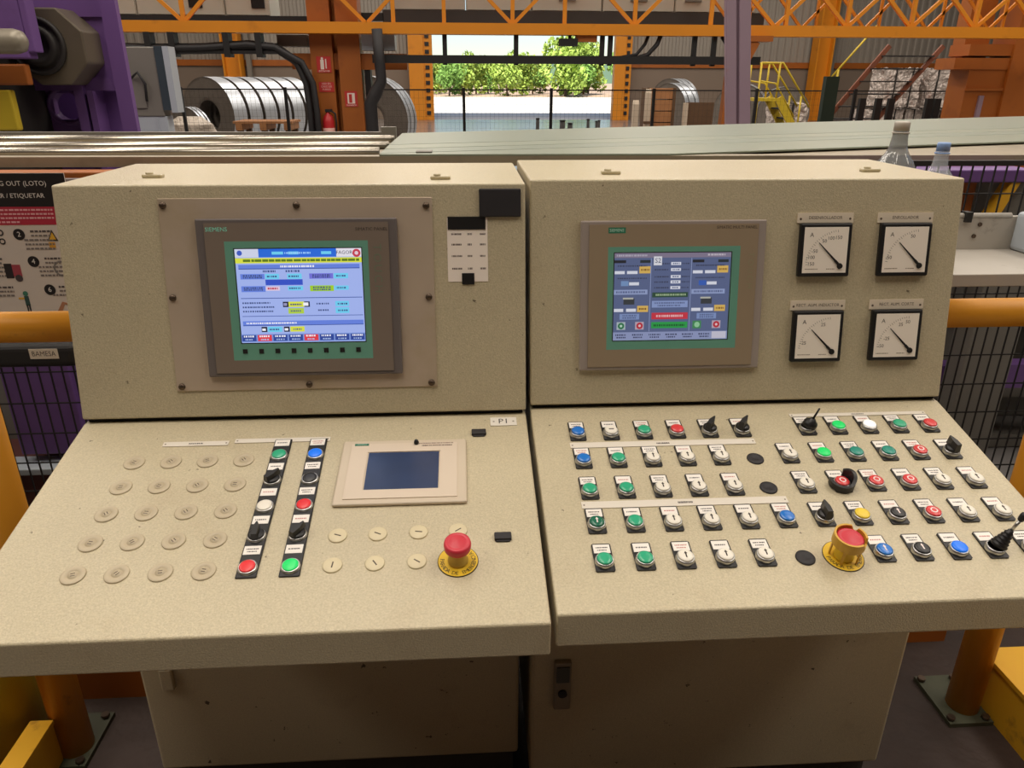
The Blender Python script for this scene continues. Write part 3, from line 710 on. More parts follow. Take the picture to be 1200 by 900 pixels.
# back wall with the open gate
def corrugated(mb, x0, x1, y, z0, z1, pitch=.28, dep=.05):
    n = max(1, int((x1 - x0) / pitch)); vs = []; fs = []
    for i in range(n):
        a = x0 + (x1 - x0) * i / n; p = (x1 - x0) / n
        for f, d in ((0, 0), (.38, 0), (.5, -dep), (.88, -dep)): vs += [(a + p * f, y + d, z0), (a + p * f, y + d, z1)]
    vs += [(x1, y, z0), (x1, y, z1)]
    for i in range(len(vs) // 2 - 1): fs.append((2 * i, 2 * i + 2, 2 * i + 3, 2 * i + 1))
    mb.add(vs, fs)
m = MB(); corrugated(m, -16, -1.2, 31.35, 2.2, 9.6); corrugated(m, 7.3, 30, 31.35, 2.2, 9.6); corrugated(m, -1.2, 7.3, 31.35, 4.9, 9.6)
wb = struct('wall_back', m, clad)
m = MB(); m.bx(-16, -1.2, 31.3, 31.5, 0, 2.0); m.bx(7.3, 30, 31.3, 31.5, 0, 2.0); o = m.build('wall_base', wallb, wb)
m = MB(); m.bx(-16, -1.2, 31.22, 31.36, 1.98, 2.2); m.bx(7.3, 30, 31.22, 31.36, 1.98, 2.2); m.build('wall_rail', orange_d, wb)
for sgn, x in (('left', -16), ('right', 30)):
    m = MB(); m.bx(x - .2, x, -14, 31.3, 0, 9.6); struct('wall_' + sgn, m, wallb)
m = MB(); m.bx(-16, 30, -14.2, -14, 0, 9.6); struct('wall_front', m, wallb)
m = MB(); m.bx(-16.2, 30.2, -14.2, 31.6, 9.6, 9.8); struct('ceiling', m, clad)
# gate posts
def gate_post(x0, x1, label):
    t_ = thing('gate_post', label, 'gate post', ((x0 + x1) / 2, 31.0, 0)); w2 = (x1 - x0) / 2
    MB().bx(-w2, w2 * .25, -.2, .2, 0, 5).build('column', orange, t_); MB().bx(w2 * .25, w2, -.12, .2, 0, 5).build('guide_rail', orange, t_)
    for i in range(16): MB().bx(w2 * .4, w2 * .75, -.16, -.11, .2 + i * .28, .34 + i * .28).build('hinge_block', blk, t_)
gate_post(-1.42, -.50, 'orange gate post beside the big steel coil'); gate_post(6.72, 7.40, 'orange gate post beside the timber and coils')
# hall columns at the back
for x, label in ((-8.1, 'orange wall column behind the row of coils'), (15.05, 'orange wall column beside the yellow steps')):
    t_ = thing('hall_column', label, 'column', (x, 30.7, 0))
    MB().bx(-.33, -.27, -.3, .3, 0, 9.6).bx(.27, .33, -.3, .3, 0, 9.6).build('flange', orange, t_); MB().bx(-.28, .28, -.04, .04, 0, 9.6).build('web', orange, t_)
    MB().bx(.45, .62, .1, .3, 0, 9.6).build('downpipe', mach, t_)

# ---- outdoors
yard = mat('yard_concrete', rgb(206, 200, 190), .8, noise=(.05, .05)); soil = mat('dry_soil', rgb(176, 150, 126), .9, noise=(.1, .1)); grass = mat('verge_grass', rgb(120, 140, 62), .9, noise=(.4, .2))
struct('yard_ground', MB().bx(-120, 140, 31.3, 75, -.3, -.01), yard); struct('verge_ground', MB().bx(-200, 260, 75, 400, -.3, .05), soil)
m = MB(); nx = 60; vs = []; fs = []
for i in range(nx + 1):
    x = -420 + 1000 * i / nx; h = 17 + 2.5 * math.sin(i * .43) + 1.5 * math.sin(i * 1.1 + 1)
    vs += [(x, 700, -5), (x, 720, h * .7), (x, 760, h), (x, 900, -5)]
for i in range(nx):
    for q in range(3): fs.append((i * 4 + q, i * 4 + 4 + q, i * 4 + 5 + q, i * 4 + 1 + q))
m.add(vs, fs, smooth=True); struct('hills', m, mat('wooded_hills', rgb(84, 106, 84), .9, noise=(.01, .12)))
leafA = mat('leaf_light', rgb(156, 180, 78), .7, noise=(.3, .25)); leafB = mat('leaf_mid', rgb(122, 160, 72), .7, noise=(.3, .25)); bark = mat('bark', rgb(110, 92, 72), .9)
def crown_mesh(seed, m_):
    r = random.Random(seed); mb = MB()
    blobs = [(r.uniform(-1.5, 1.5), r.uniform(-1.2, 1.2), r.uniform(1.0, 4.6), r.uniform(.9, 1.5)) for _ in range(13)]
    for bxx, by, bz, br in blobs:
        for _ in range(150):
            d = Vector((r.gauss(0, 1), r.gauss(0, 1), r.gauss(0, 1))).normalized() * br * r.uniform(.75, 1.05)
            p = Vector((bxx, by, max(.2, bz + d.z) - d.z)) + d; s_ = r.uniform(.16, .34)
            a = Vector((r.gauss(0, 1), r.gauss(0, 1), r.gauss(0, 1))).normalized(); b_ = a.orthogonal().normalized(); c_ = a.cross(b_)
            mb.add([p + b_ * s_, p + c_ * s_ * .6, p - b_ * s_, p - c_ * s_ * .6], [(0, 1, 2, 3)])
    return mb.mesh('crown', m_)
crowns = [crown_mesh(1, leafA), crown_mesh(2, leafB), crown_mesh(3, leafA)]
trunk_me = MB().tube([(0, 0, -.1), (.05, 0, 1.2), (-.08, .05, 2.6), (.1, 0, 4.2)], [.16, .13, .1, .04], 8).mesh('trunk', bark)
for i in range(18):
    x = -6.5 + i * 1.45 + random.uniform(-.3, .3); y = 76 + (i % 4) * 5; sc = random.uniform(.6, .78)
    la, gr = 'leafy light green tree in the row beyond the yard', 'trees beyond the yard'
    if i in (12, 14, 16): sc = 1.02; la, gr = 'taller leafy tree rising above the row beyond the yard', 'taller trees beyond the yard'
    t_ = thing('tree', la, 'tree', (x, y, .05), random.uniform(0, 6), gr)
    t_.scale = (sc, sc, sc)
    child('crown', crowns[i % 3], t_); child('trunk', trunk_me, t_)

# ------------------------------------------------------------------ orange lattice girder with its column, cable trough and cabinets
g = thing('lattice_girder', 'long orange lattice girder spanning the hall over the gate view', 'girder', (0, 10, 0))
MB().bx(-5.2, 9.5, -.09, .09, 2.05, 2.185).build('bottom_chord', orange, g); MB().bx(-5.2, 9.5, -.09, .09, 3.1, 3.25).build('top_chord', orange, g)
MB().bx(-5.2, 9.5, .09, .145, 2.05, 2.075).build('chord_flange', orange, g)
node = [-4.3 + 1.62 * i for i in range(9)]
xs = [-2.88, -1.3, .29, 1.36, 2.05, 2.985, 4.45, 5.6, 6.7, 7.8, 8.9]
for i, x in enumerate([-2.88, -.2, 1.36 - .9, 1.36, 2.05, 2.99, 4.02, 5.05, 5.9, 6.8, 7.7, 8.6]):
    MB().bar((x, 0, 2.16), (x, 0, 3.12), .05, .05).build('upright', orange, g)
for x in (-2.88, -.55, 1.36, 2.985, 4.9, 5.9, 6.8, 7.7, 8.6):
    for s_ in (-1, 1): MB().bar((x, 0, 2.17), (x + s_ * 1.0, 0, 3.12), .045, .045).build('diagonal', orange, g)
for x in (4.45, 5.4, 6.3, 7.2, 8.1):
    for s_ in (-1, 1): MB().bar((x, .3, 2.17), (x + s_ * .9, .3, 3.12), .035, .035).build('rear_diagonal', orange, g)
    MB().bar((x + .2, .3, 2.07), (x + .2, .3, 3.12), .035, .035).build('rear_upright', orange, g)
MB().bx(4.0, 9.4, .26, .34, 3.1, 3.22).build('rear_chord', orange, g)
col = thing('portal_column', 'orange riveted portal column with fire point signs', 'column', (-1.01, 10.35, 0))
MB().bx(-.33, -.035, -.2, .2, 0, 4.2).bx(.035, .33, -.2, .2, 0, 4.2).build('shaft', orange_d, col); MB().bx(-.04, .04, .02, .15, 0, 4.2).build('gap_strip', orange_d, col)
MB().bx(-.6, .95, -.12, .1, 1.62, 1.82).build('cross_tie', orange_d, col); MB().bx(.36, .44, -.1, .1, 0, 1.7).build('cable_duct', blk, col)
MB().bx(-.75, -.36, -.2, .1, 1.9, 2.04).build('bracket', flange, col); MB().bx(.36, .8, -.2, .1, 1.86, 2.05).build('bracket', paleblue, col)
def sign(x, z, w_, h_, label, fn):
    m = MB(); m.bx(-w_ / 2, w_ / 2, -h_ / 2, h_ / 2, 0, .006, 0, rgb(190, 50, 44)); fn(m, w_, h_)
    return tag(m.build('fire_sign', PRINT, M4=T((x, 10.148, z)) @ Matrix.Rotation(math.pi / 2, 4, 'X'), normals=False), label, 'sign')
def sg1(m, w_, h_):
    m.bx(-.045, .0, -.06, .06, .006, .008, 0, rgb(236, 220, 210)); m.bx(.02, .035, -.05, .07, .006, .008, 0, rgb(236, 220, 210)); m.disc(-.02, .075, .016, .008, 10, rgb(236, 220, 210)); m.text('EXTINTOR', 0, -.082, .008, .03, rgb(240, 225, 215))
def sg2(m, w_, h_):
    for i in range(3): m.text(['USO EN', 'CASO DE', 'FUEGO'][i], 0, .04 - i * .036, .008, .034, rgb(236, 200, 190))
def sg3(m, w_, h_):
    m.bx(-.05, .05, -.06, .075, .006, .008, 0, rgb(236, 220, 210)); m.bx(-.03, .012, -.05, .06, .008, .009, 0, rgb(190, 50, 44)); m.text('PULSADOR', 0, -.082, .009, .027, rgb(240, 225, 215))
sign(-1.17, 1.68, .19, .2, 'red and white fire extinguisher sign on the portal column', sg1); sign(-1.16, 1.40, .2, .125, 'small red text sign under the extinguisher sign on the column', sg2); sign(-.84, 1.25, .17, .2, 'red sign with white panel on the column beside the cable duct', sg3)
e = thing('fire_extinguisher', 'red fire extinguisher hanging low on the portal column', 'extinguisher', (-1.16, 10.06, .62))
MB().lathe([(.07, 0), (.08, .02), (.08, .34), (.06, .41), (.025, .44), (.025, .47)], 18).build('cylinder', redp, e); MB().bx(-.03, .06, -.03, .03, .465, .50).build('valve', blk, e)
MB().tube([(.05, 0, .48), (.1, 0, .44), (.105, 0, .3), (.09, 0, .14)], .012, 8).build('hose', blk, e); MB().cyl((0, 0, .12), (0, 0, .26), .0815, n=18).build('label_band', mat('label_pale', rgb(210, 160, 150), .5), e); MB().bx(-.05, .05, .07, .1, .1, .4).build('wall_bracket', blk, e)
# hanging black cable trough
cb = thing('cable_trough', 'black cable trough hanging below the orange girder', 'cable tray', (0, 10.02, 0))
MB().bx(-.5, 4.75, -.06, .06, 1.70, 1.80).build('trough', blk, cb)
for x in (-.39, .46, 1.41, 2.57, 2.68, 3.83, 4.1): MB().bx(x - .03, x + .03, -.03, .03, 1.68, 2.052).build('hanger', blk, cb)
MB().tube([(3.0, 0, 1.76), (3.2, 0, 1.82), (3.32, 0, 1.95), (3.36, 0, 2.06)], .03).build('cable', cable, cb); MB().tube([(2.8, 0, 1.78), (3.05, .03, 1.82), (3.16, .03, 1.95), (3.2, .03, 2.06)], .022).build('cable', cable, cb); MB().tube([(4.2, 0, 2.05), (4.3, 0, 1.92), (4.5, 0, 1.8), (4.7, 0, 1.76)], .025).build('cable', cable, cb)
cl = thing('cable_bundle', 'thick black cable bundle sagging below the girder and dropping beside the column', 'cable', (0, 10.0, 0))
MB().bx(-4.2, -1.6, -.05, .05, 1.80, 1.84).build('tray', blk, cl)
for k_, (dz, ry, r0) in enumerate(((0, 0, .045), (.05, .05, .04), (.03, -.05, .04))):
    P_ = [(-4.2, ry, 1.92 - dz * .4), (-3.4, ry, 1.83 + dz), (-2.7, ry, 1.84 + dz), (-2.1, ry, 1.88 + dz), (-1.75, ry, 1.86 + dz * .7), (-1.5 + .04 * k_, ry, 1.7), (-1.4 + .05 * k_, ry, 1.45), (-1.38 + .05 * k_, ry, 1.1), (-1.38 + .05 * k_, ry, .1)]
    MB().tube(P_, r0, 8).build('cable', cable, cl)
for x in (-3.35, -3.05, -2.36, -1.95): MB().bx(x - .04, x + .04, -.09, .09, 1.76, 2.052).build('hanger', blk, cl)
hs = thing('hose_drop', 'thick dark hose dropping from the girder in front of the coil', 'hose', (0, 9.8, 0))
MB().tube([(-.40, 0, 2.1), (-.39, 0, 1.7), (-.38, 0, 1.48), (-.46, 0, 1.34), (-.54, 0, 1.2), (-.54, 0, .8), (-.53, 0, .02)], [.07, .07, .07, .085, .085, .085, .085], 10).build('hose', cable, hs)
lm = thing('work_lamp', 'small black lamp housing under the girder in front of the gate', 'lamp', (2.13, 10.02, 1.95))
MB().bx(-.14, .1, -.08, .08, -.03, .06).build('housing', blk, lm); MB().bx(.08, .36, -.06, .06, .02, .1).build('arm', orange_d, lm); MB().bx(-.02, .02, -.02, .02, .05, .102).build('hook', blk, lm)
# row of pale cabinets on the far walkway
def cabinet(x0, x1, z0, label, win=False, hnd=False):
    t_ = thing('electrical_cabinet', label, 'cabinet', ((x0 + x1) / 2, 11.1, z0), 0, None); w2 = (x1 - x0) / 2 - .006
    MB().bx(-w2, w2, -.3, .3, 0, 1.5).build('body', cabm, t_); d = MB().bx(-w2 + .012, w2 - .012, -.315, -.295, .015, 1.48).build('door', cabm, t_, bevel=.004)
    if win: MB().bx(w2 * .2, w2 * .2 + .18, -.33, -.31, .1, .5).build('window', darkwin, d)
    if hnd: MB().bx(-.12, .12, -.335, -.31, .14, .165).build('handle', mach, d)
for (x0, x1, w_, la) in ((-4.4, -3.75, 0, 'pale cabinet at the purple machine end of the walkway'), (-3.75, -2.56, 1, 'wide pale cabinet with small dark window beside the purple machine'), (-2.56, -1.95, 1, 'narrow pale cabinet with dark window beside the portal column')): cabinet(x0, x1, 2.30, la, win=w_)
for i, (x0, x1) in enumerate(((-.3, .75), (.75, 1.68), (1.68, 2.68), (2.68, 3.72), (3.72, 4.24), (4.24, 4.9))):
    cabinet(x0, x1, 2.39, ['pale cabinet first along the walkway from the portal column', 'pale cabinet second along the walkway from the portal column', 'pale cabinet above the gate opening, third from the portal column', 'pale cabinet fourth from the portal column with a bar handle', 'narrow pale cabinet with a bar handle next to the last one', 'last pale cabinet of the row behind the twin purple columns'][i], hnd=i in (2, 3, 4))
wkw = thing('walkway', 'dark walkway beam carrying the pale cabinets', 'walkway', (0, 11.1, 0))
MB().bx(-.4, 5.0, -.42, .4, 2.22, 2.39).build('beam', mat('walkway_dark', rgb(52, 46, 42), .6), wkw); wk2 = thing('walkway', 'thin black walkway beam under the cabinets beside the purple machine', 'walkway', (0, 11.1, 0)); MB().bx(-4.5, -.9, -.42, .4, 2.24, 2.30).build('beam', blk, wk2)
for x in (-4.3, -1.12): MB().bx(x - .06, x + .06, .1, .3, 0, 2.25).build('leg', orange_d, wk2)
MB().bx(4.84, 4.96, .1, .3, 0, 2.23).build('leg', orange_d, wkw)
MB().bx(-.78, -.39, -.42, -.32, 2.25, 2.35).bx(-.78, -.70, -.545, -.42, 2.26, 2.34).build('column_bracket', blk, wkw)

# ------------------------------------------------------------------ purple machine
pm = thing('purple_machine', 'large purple machine frame with octagonal flange and shaft', 'machine', (0, 4.6, 0))
MB().bx(-1.556, -1.462, -.10, -.05, 0, 3).build('upright', purple, pm); MB().bx(-2.9, -2.085, .14, .2, 0, 3).bx(-1.915, -1.6, .14, .2, 0, 3).bx(-2.085, -1.915, .14, .2, 0, 1.233).bx(-2.085, -1.915, .14, .2, 1.403, 3).build('web_plate', purple, pm); MB().bx(-2.9, -1.86, .44, .48, 0, 3).build('added_rear_plate', purple, pm)  # plate at the rear added so the opening in the web stays shaded
MB().bx(-2.6, -1.6, .02, .14, 1.42, 1.50).build('rib', purple, pm); MB().bx(-1.78, -1.74, -.02, .14, 0, 1.42).build('rib', purple, pm); MB().bx(-2.06, -1.6, .02, .14, 1.86, 3).build('stiffener', purple_d, pm); MB().bx(-1.74, -1.6, .04, .14, 1.5, 1.86).build('panel', purple, pm)
def octo(r, y0, y1, cx, cz, rot=22.5):
    p = [(cx + r * math.cos(math.radians(rot + 45 * i)), cz + r * math.sin(math.radians(rot + 45 * i))) for i in range(8)]; n = 8
    mb = MB(); mb.add([(a, y0, b_) for a, b_ in p] + [(a, y1, b_) for a, b_ in p], [tuple(range(8)), tuple(reversed(range(8, 16)))] + [(i, i + 8, (i + 1) % 8 + 8, (i + 1) % 8) for i in range(8)])
    return mb
f_ = octo(.238, -.2, .05, -1.872, 1.675).build('flange', flange, pm, bevel=.01); MB().lathe([(.17, 0), (.17, .02), (.15, .03), (.145, .01), (.12, .01), (.115, .03), (.085, .035), (.07, .01), (.0001, .01)], 32, c=(-1.93, -.2, 1.68), axis=(0, -1, 0)).build('bearing_ring', mach_d, f_)
MB().bx(-2.6, -1.84, -.5, -.40, 1.60, 2.3).prism([(-.5, 1.635), (-.5, 2.3), (-.4, 2.3), (-.4, 1.635)], -1.84, -1.80).bx(-2.6, -2.1, -.42, -.1, 1.7, 1.9).build('bracket', purple, pm, bevel=.008); MB().lathe([(.062, 0), (.066, .02), (.066, .7), (.055, .74), (.03, .757), (.0001, .762)], 24, c=(-2.515, -.66, 1.686), axis=(1, 0, 0)).build('shaft', mat('shaft_grey', rgb(150, 142, 126), .4, .3, noise=(4, .1)), pm); MB().bx(-2.4, -2.2, -.66, -.45, 1.64, 1.74).build('shaft_support', purple_d, pm)
MB().bx(-2.5, -1.88, -.5, -.44, 1.456, 1.572).build('slide_block', orange_d, pm, bevel=.01); MB().bx(-2.5, -2.0, -.5, -.44, 1.2, 1.43).build('guard_block', yellow_b, pm, bevel=.01); MB().bx(-2.6, -2.12, -.45, .14, .0, 1.62).build('base_block', mach_d, pm); MB().bx(-1.86, -1.80, -.02, .16, 1.0, 1.46).build('flange_bracket', purple_d, pm)
MB().lathe([(.085, -.06), (.125, -.005), (.125, .02), (.10, .02), (.10, -.06)], 28, c=(-2.0, .14, 1.318), axis=(0, -1, 0), close=False).build('hole_collar', purple, pm)
# grey electrical machine behind it
gm = thing('grey_machine', 'tall grey machine cabinet standing between the purple frame and the coils', 'machine', (-2.24, 7.0, 0))
MB().bx(-.20, .115, -.2, -.02, 1.165, 1.765).build('body', mach, gm, bevel=.01); MB().bx(.115, .19, -.21, -.02, 1.22, 1.77).build('glass_side', mat('glass_dark', rgb(60, 72, 76), .15, noise=(3, .2)), gm); MB().bx(.19, .245, -.21, -.04, 1.20, 1.77).build('edge_trim', paleblue, gm)
MB().bx(-.13, -.03, -.212, -.19, 1.24, 1.5).build('recess', mach, gm); MB().tube([(-.12, -.23, 1.5), (-.05, -.25, 1.55), (.0, -.24, 1.45), (-.02, -.22, 1.3)], .012, 8).build('cable', cable, gm); MB().bx(-.145, .13, -.19, -.03, 0, 1.17).build('plinth_box', paleblue, gm, bevel=.01); MB().bx(.03, .042, -.2, -.185, .1, 1.15).build('seam', paleblue, gm)

# ------------------------------------------------------------------ coils
def coil(label, loc, axis, R_, W_, group=None, inner=.3, straps=True):
    t_ = thing('steel_coil', label, 'steel coil', loc, 0, group); ax = Vector(axis).normalized()
    hw = W_ / 2
    MB().lathe([(R_, -hw), (R_, hw)], 40, 0, (0, 0, R_), ax, close=False).build('outer_wrap', coilm, t_)
    p = []; n = 9
    for s_ in (-1, 1):
        pr = [(inner, s_ * (hw - .03))]
        for i in range(n):
            a = inner + (R_ - inner) * (i + .5) / n; pr += [(a, s_ * (hw - (.0 if i % 2 else .018)))]
        pr += [(R_, s_ * hw)]
        MB().lathe(pr, 40, 0, (0, 0, R_), ax, close=False).build('wound_edge', coilface, t_)
    MB().lathe([(inner, -hw + .03), (inner, hw - .03)], 28, 0, (0, 0, R_), ax, close=False).build('bore', coilface, t_)
    for s_ in (-.45, .45) if straps else ():
        MB().lathe([(R_ + .004, s_ * hw - .015), (R_ + .004, s_ * hw + .015)], 40, 0, (0, 0, R_), ax, close=False).build('strap', blk, t_)
    return t_
ax = Vector((.52, .85, 0)).normalized()
for i in range(6):
    p = Vector((-4.42, 15.7, 0)) + ax * (.42 * i)
    coil('slit coil at the head of the row, its round bore facing the fence' if i == 0 else 'steel slit coil in the row standing behind the one with open bore', (p.x, p.y, .06), ax, .74, .34, 'row of slit coils' if i else None, straps=False)
coil('small steel coil in front of the row of slit coils', (-4.62, 14.75, .0), (.52, .85, 0), .5, .2, None, .22)
coil('large steel coil lying behind the others by the brown wall', (-3.3, 21.5, .0), (.35, 1, 0), .8, .6)
coil('large steel coil beside the thick hose, its wound face towards the consoles', (-1.02, 14.2, 0), (.28, 1, 0), .78, .5)
coil('bright steel coil behind the brown board', (6.45, 20.5, 0), (.9, .5, 0), .72, .5); coil('bright steel coil leaning behind the first by the timber', (7.0, 22.6, 0), (.9, .6, 0), .78, .5); coil('bright steel coil next to the twin purple columns', (8.5, 21, 0), (.5, 1, 0), .72, .6); coil('steel coil under the yellow steps', (9.3, 20.0, 0), (.3, 1, 0), .68, .5)

# ------------------------------------------------------------------ back fence, bollards and clutter
bf = thing('mesh_fence', 'black wire mesh fence with slim posts in front of the gate', 'fence', (0, 13, 0))
for x in (-4.1, -2.35, .7, 2.23, 4.05, 5.9, 7.7): MB().bx(x - .025, x + .025, -.025, .025, 0, 1.37).build('post', blk, bf)
MB().bx(-4.6, 11, -.012, .012, 1.325, 1.347).build('top_rail', blk, bf); MB().bx(-4.6, 11, -.008, .008, .55, .56).build('mid_rail', blk, bf)
m = MB()
for i in range(200):
    x = -4.5 + i * .0775; m.bx(x - .0011, x + .0011, -.0011, .0011, .1, 1.33)
for i in range(12): m.bx(-4.5, 11, -.001, .001, .2 + i * .1, .202 + i * .1)
m.build('wire_mesh', blk, bf)['kind'] = 'stuff'
for x, r0, h in ((1.92, .03, .90), (2.85, .03, .88), (2.33, .045, .87), (2.45, .04, .83), (2.76, .025, .89), (2.9, .022, .86), (2.98, .022, .86)):
    if x == 2.85: continue
    b_ = thing('bollard', 'short dark bollard standing in front of the gate', 'bollard', (x, 12 + (x * 7 % 1) * .4, 0), 0, 'dark bollards in front of the gate')
    MB().cyl((0, 0, 0), (0, 0, h), r0, n=12).build('post', mach_d, b_); MB().cyl((0, 0, h), (0, 0, h + .015), r0 * 1.1, n=12).build('cap', blk, b_); MB().cyl((0, 0, 0), (0, 0, .012), r0 * 1.25, n=12).build('foot', blk, b_)
pal = thing('pallet', 'wooden pallet in front of the row of slit coils', 'pallet', (-3.1, 14.6, 0))
for i in range(5): MB().bx(-.55, .55, -.4 + i * .17, -.28 + i * .17, .72, .76).build('deck_board', wood, pal)
for x in (-.45, 0, .45):
    MB().bx(x - .06, x + .06, -.4, .4, .60, .72).build('bearer', wood, pal); MB().bx(x - .05, x + .05, -.35, -.25, 0, .6).build('leg_block', wood_d, pal); MB().bx(x - .05, x + .05, .25, .35, 0, .6).build('leg_block', wood_d, pal)
wb_ = thing('wrapped_bundle', 'crumpled pale wrapped bundle beside the small coil', 'bundle', (-4.28, 13.75, 0))
m = MB(); rr = random.Random(3); vs = []; n = 14
for j in range(7):
    for i in range(n):
        a = 2 * math.pi * i / n; q = .42 * (1 - .12 * (j / 6) ** 2 if j < 6 else .5) * rr.uniform(.86, 1.08)
        vs.append((q * math.cos(a) * 1.1, q * math.sin(a) * .8, .147 * j * (1 if j < 6 else .98)))
fs = [(j * n + i, j * n + (i + 1) % n, (j + 1) * n + (i + 1) % n, (j + 1) * n + i) for j in range(6) for i in range(n)] + [tuple(range(6 * n, 7 * n))]
m.add(vs, fs); m.build('film', mat('crumpled_film', rgb(190, 178, 164), .35, noise=(8, .2), bump=(14, .8, .05)), wb_); MB().bx(-.5, .5, -.02, .02, .36, .42).build('band', wood, wb_)
bo = thing('board', 'dark brown upright board leaning by the bright coils', 'board', (5.5, 15, 0))
MB().bx(-.28, .28, -.04, .04, .0, 1.09).build('panel', wood_d, bo); MB().bx(-.33, -.26, -.08, .06, 0, 1.08).build('edge_batten', mat('pale_timber', rgb(196, 180, 160), .7, noise=(5, .1)), bo)
for i, (x, y, h, w_, la) in enumerate(((4.18, 15, 1.13, .12, 'pale timber stake standing beside the gate post'), (4.47, 15.2, 1.34, .11, 'tall pale timber stake standing beside the brown crate'))):
    t_ = thing('timber_stake', la, 'timber', (x, y, 0)); MB().prism([(-.05, 0), (-.05, h - .08), (0, h), (.05, h - .06), (.05, 0)], -w_ / 2, w_ / 2).build('stake', MATS['pale_timber'], t_); MB().bx(-w_ * .7, w_ * .7, -.07, -.04, h * .5, h * .5 + .05).build('cleat', wood_d, t_)
cr = thing('crate', 'ochre crate standing behind the timber stakes', 'crate', (4.78, 15.6, 0))
for z in range(6): MB().bx(-.3, .3, -.2, .2, .02 + z * .225, .225 + z * .225).build('board', wood, cr)
MB().bx(-.31, -.25, -.22, .22, 0, 1.36).bx(.25, .31, -.22, .22, 0, 1.36).build('corner_post', wood_d, cr)

# ------------------------------------------------------------------ twin purple columns, brace, steps, ladder, portal, bales
tc_ = thing('twin_column', 'pair of narrow greyed purple steel columns rising above the sheets', 'column', (3.28, 6.0, 0))
tc_.rotation_euler = (0, -.119, 0)
MB().bx(-.135, -.045, -.03, .03, 0, 3).build('column_half', purple_g, tc_, bevel=.008); MB().bx(-.022, .08, -.03, .03, 0, 3).build('column_half', purple_g, tc_, bevel=.008); MB().bx(-.05, -.015, .0, .028, 0, 3).build('gap_plate', purple_g, tc_)
br = thing('girder_brace', 'orange-brown diagonal brace under the girder beside the purple columns', 'brace', (4.36, 9.85, 0))
MB().bar((-.06, 0, .0), (-.02, 0, 1.55), .18, .14).bar((-.02, 0, 1.5), (.22, 0, 1.99), .16, .14).build('strut', orange_d, br); MB().bx(.05, .45, -.1, .1, 1.98, 2.05).build('gusset', orange_d, br)
st = thing('access_steps', 'yellow access steps with handrails in front of the hall column', 'steps', (7.05, 16, 0))
for y in (-.3, .3):
    MB().bar((.35, y, 1.16), (1.15, y, .0), .05, .16).build('stringer', yellow_b, st); MB().tube([(-.1, y, 1.85), (.36, y, 1.85), (1.05, y, .98)], .022, 8).build('handrail', yellow_b, st)
    MB().tube([(-.1, y, 1.5), (.25, y, 1.45), (.75, y, .78)], .018, 8).build('knee_rail', yellow_b, st)
    for x, z0, z1 in ((-.1, 0, 1.86), (.3, 1.1, 1.86), (.85, .35, 1.2)): MB().cyl((x, y, z0), (x, y, z1), .022, n=8).build('post', yellow_b, st)
MB().bx(-.15, .42, -.33, .33, 1.1, 1.16).build('platform', yellow_b, st)
for i in range(5): MB().bx(.45 + i * .15, .62 + i * .15, -.3, .3, .93 - i * .2, .96 - i * .2).build('tread', mach_d, st)
ld = thing('ship_ladder', 'rust-red sloping ladder stair with treads leaning by the scrap bales', 'ladder', (8.3, 14, 0))
for dx in (0, 1.05): MB().bar((-1.2 + dx * .92, 0, -.01), (.42 + dx, 0, 2.12), .05, .085).build('stringer', mat('rust_red', rgb(124, 72, 50), .6, noise=(3, .2)), ld)
for i in range(9):
    f_ = (i + .7) / 9.5; MB().bx(-1.2 + 1.62 * f_, -.23 + 1.65 * f_ , -.1, .1, 2.12 * f_ - .012, 2.12 * f_ + .012).build('tread', mach_d, ld)
for dx in (0,): MB().tube([(-.75 + dx, -.1, 1.45), (.1 + dx, -.1, 2.5)], .02, 8).build('handrail', yellow_b, ld); MB().cyl((-.55, -.1, .7), (-.55, -.1, 1.7), .025, n=8).build('post', yellow_b, ld)
gp = thing('green_post', 'dark green steel post in front of the ladder stair', 'post', (6.75, 12, 0)); MB().bx(-.11, .11, -.06, .06, .02, 1.57).build('shaft', mat('dark_green', rgb(28, 44, 32), .5), gp); MB().bx(-.18, .18, -.14, .14, 0, .02).build('base_plate', blk, gp)
for i, x in enumerate((7.75, 8.05, 8.28, 8.98, 9.13)):
    t_ = thing('dark_post', 'black slim fence upright in front of the scrap bales', 'post', (x, 12.8, 0), 0, 'dark uprights before the bales'); MB().bx(-.055, .055, -.04, .04, .015, 1.22).build('shaft', blk, t_); MB().bx(-.065, .065, -.06, .06, 0, .015).build('base_plate', blk, t_)
portal_brown = orange_d
po = thing('portal_frame', 'massive orange-brown portal frame standing at the end of the sheet stack', 'portal', (8.7, 11.2, 0))
rbr = orange_d
MB().bx(-.33, .27, -.28, .2, 0, 1.67).build('leg', portal_brown, po); MB().bx(.26, .9, -.34, .2, 0, 3.4).build('leg', orange_d, po); MB().bx(-.60, .26, -.3, .2, 1.67, 1.83).build('bracket', rbr, po); MB().bx(-.41, 2.4, -.3, .2, 1.86, 2.02).build('crossbeam', portal_brown, po)
MB().bx(-.36, .26, -.31, -.27, 1.37, 1.41).build('ledge', rbr, po); MB().bx(-.10, -.03, -.32, -.27, .2, 1.3).build('pipe_cover', purple_g, po); MB().bx(-.38, .0, -.1, .2, 1.83, 3.4).build('upper_column', orange_d, po)
rb = random.Random(11)
balem = mat('scrap_bale', rgb(196, 184, 176), .45, .2, noise=(9, .5), bump=(10, 1.0, .12), dirt=(rgb(120, 74, 52), 4, .55, .12, .7))
k_ = 0
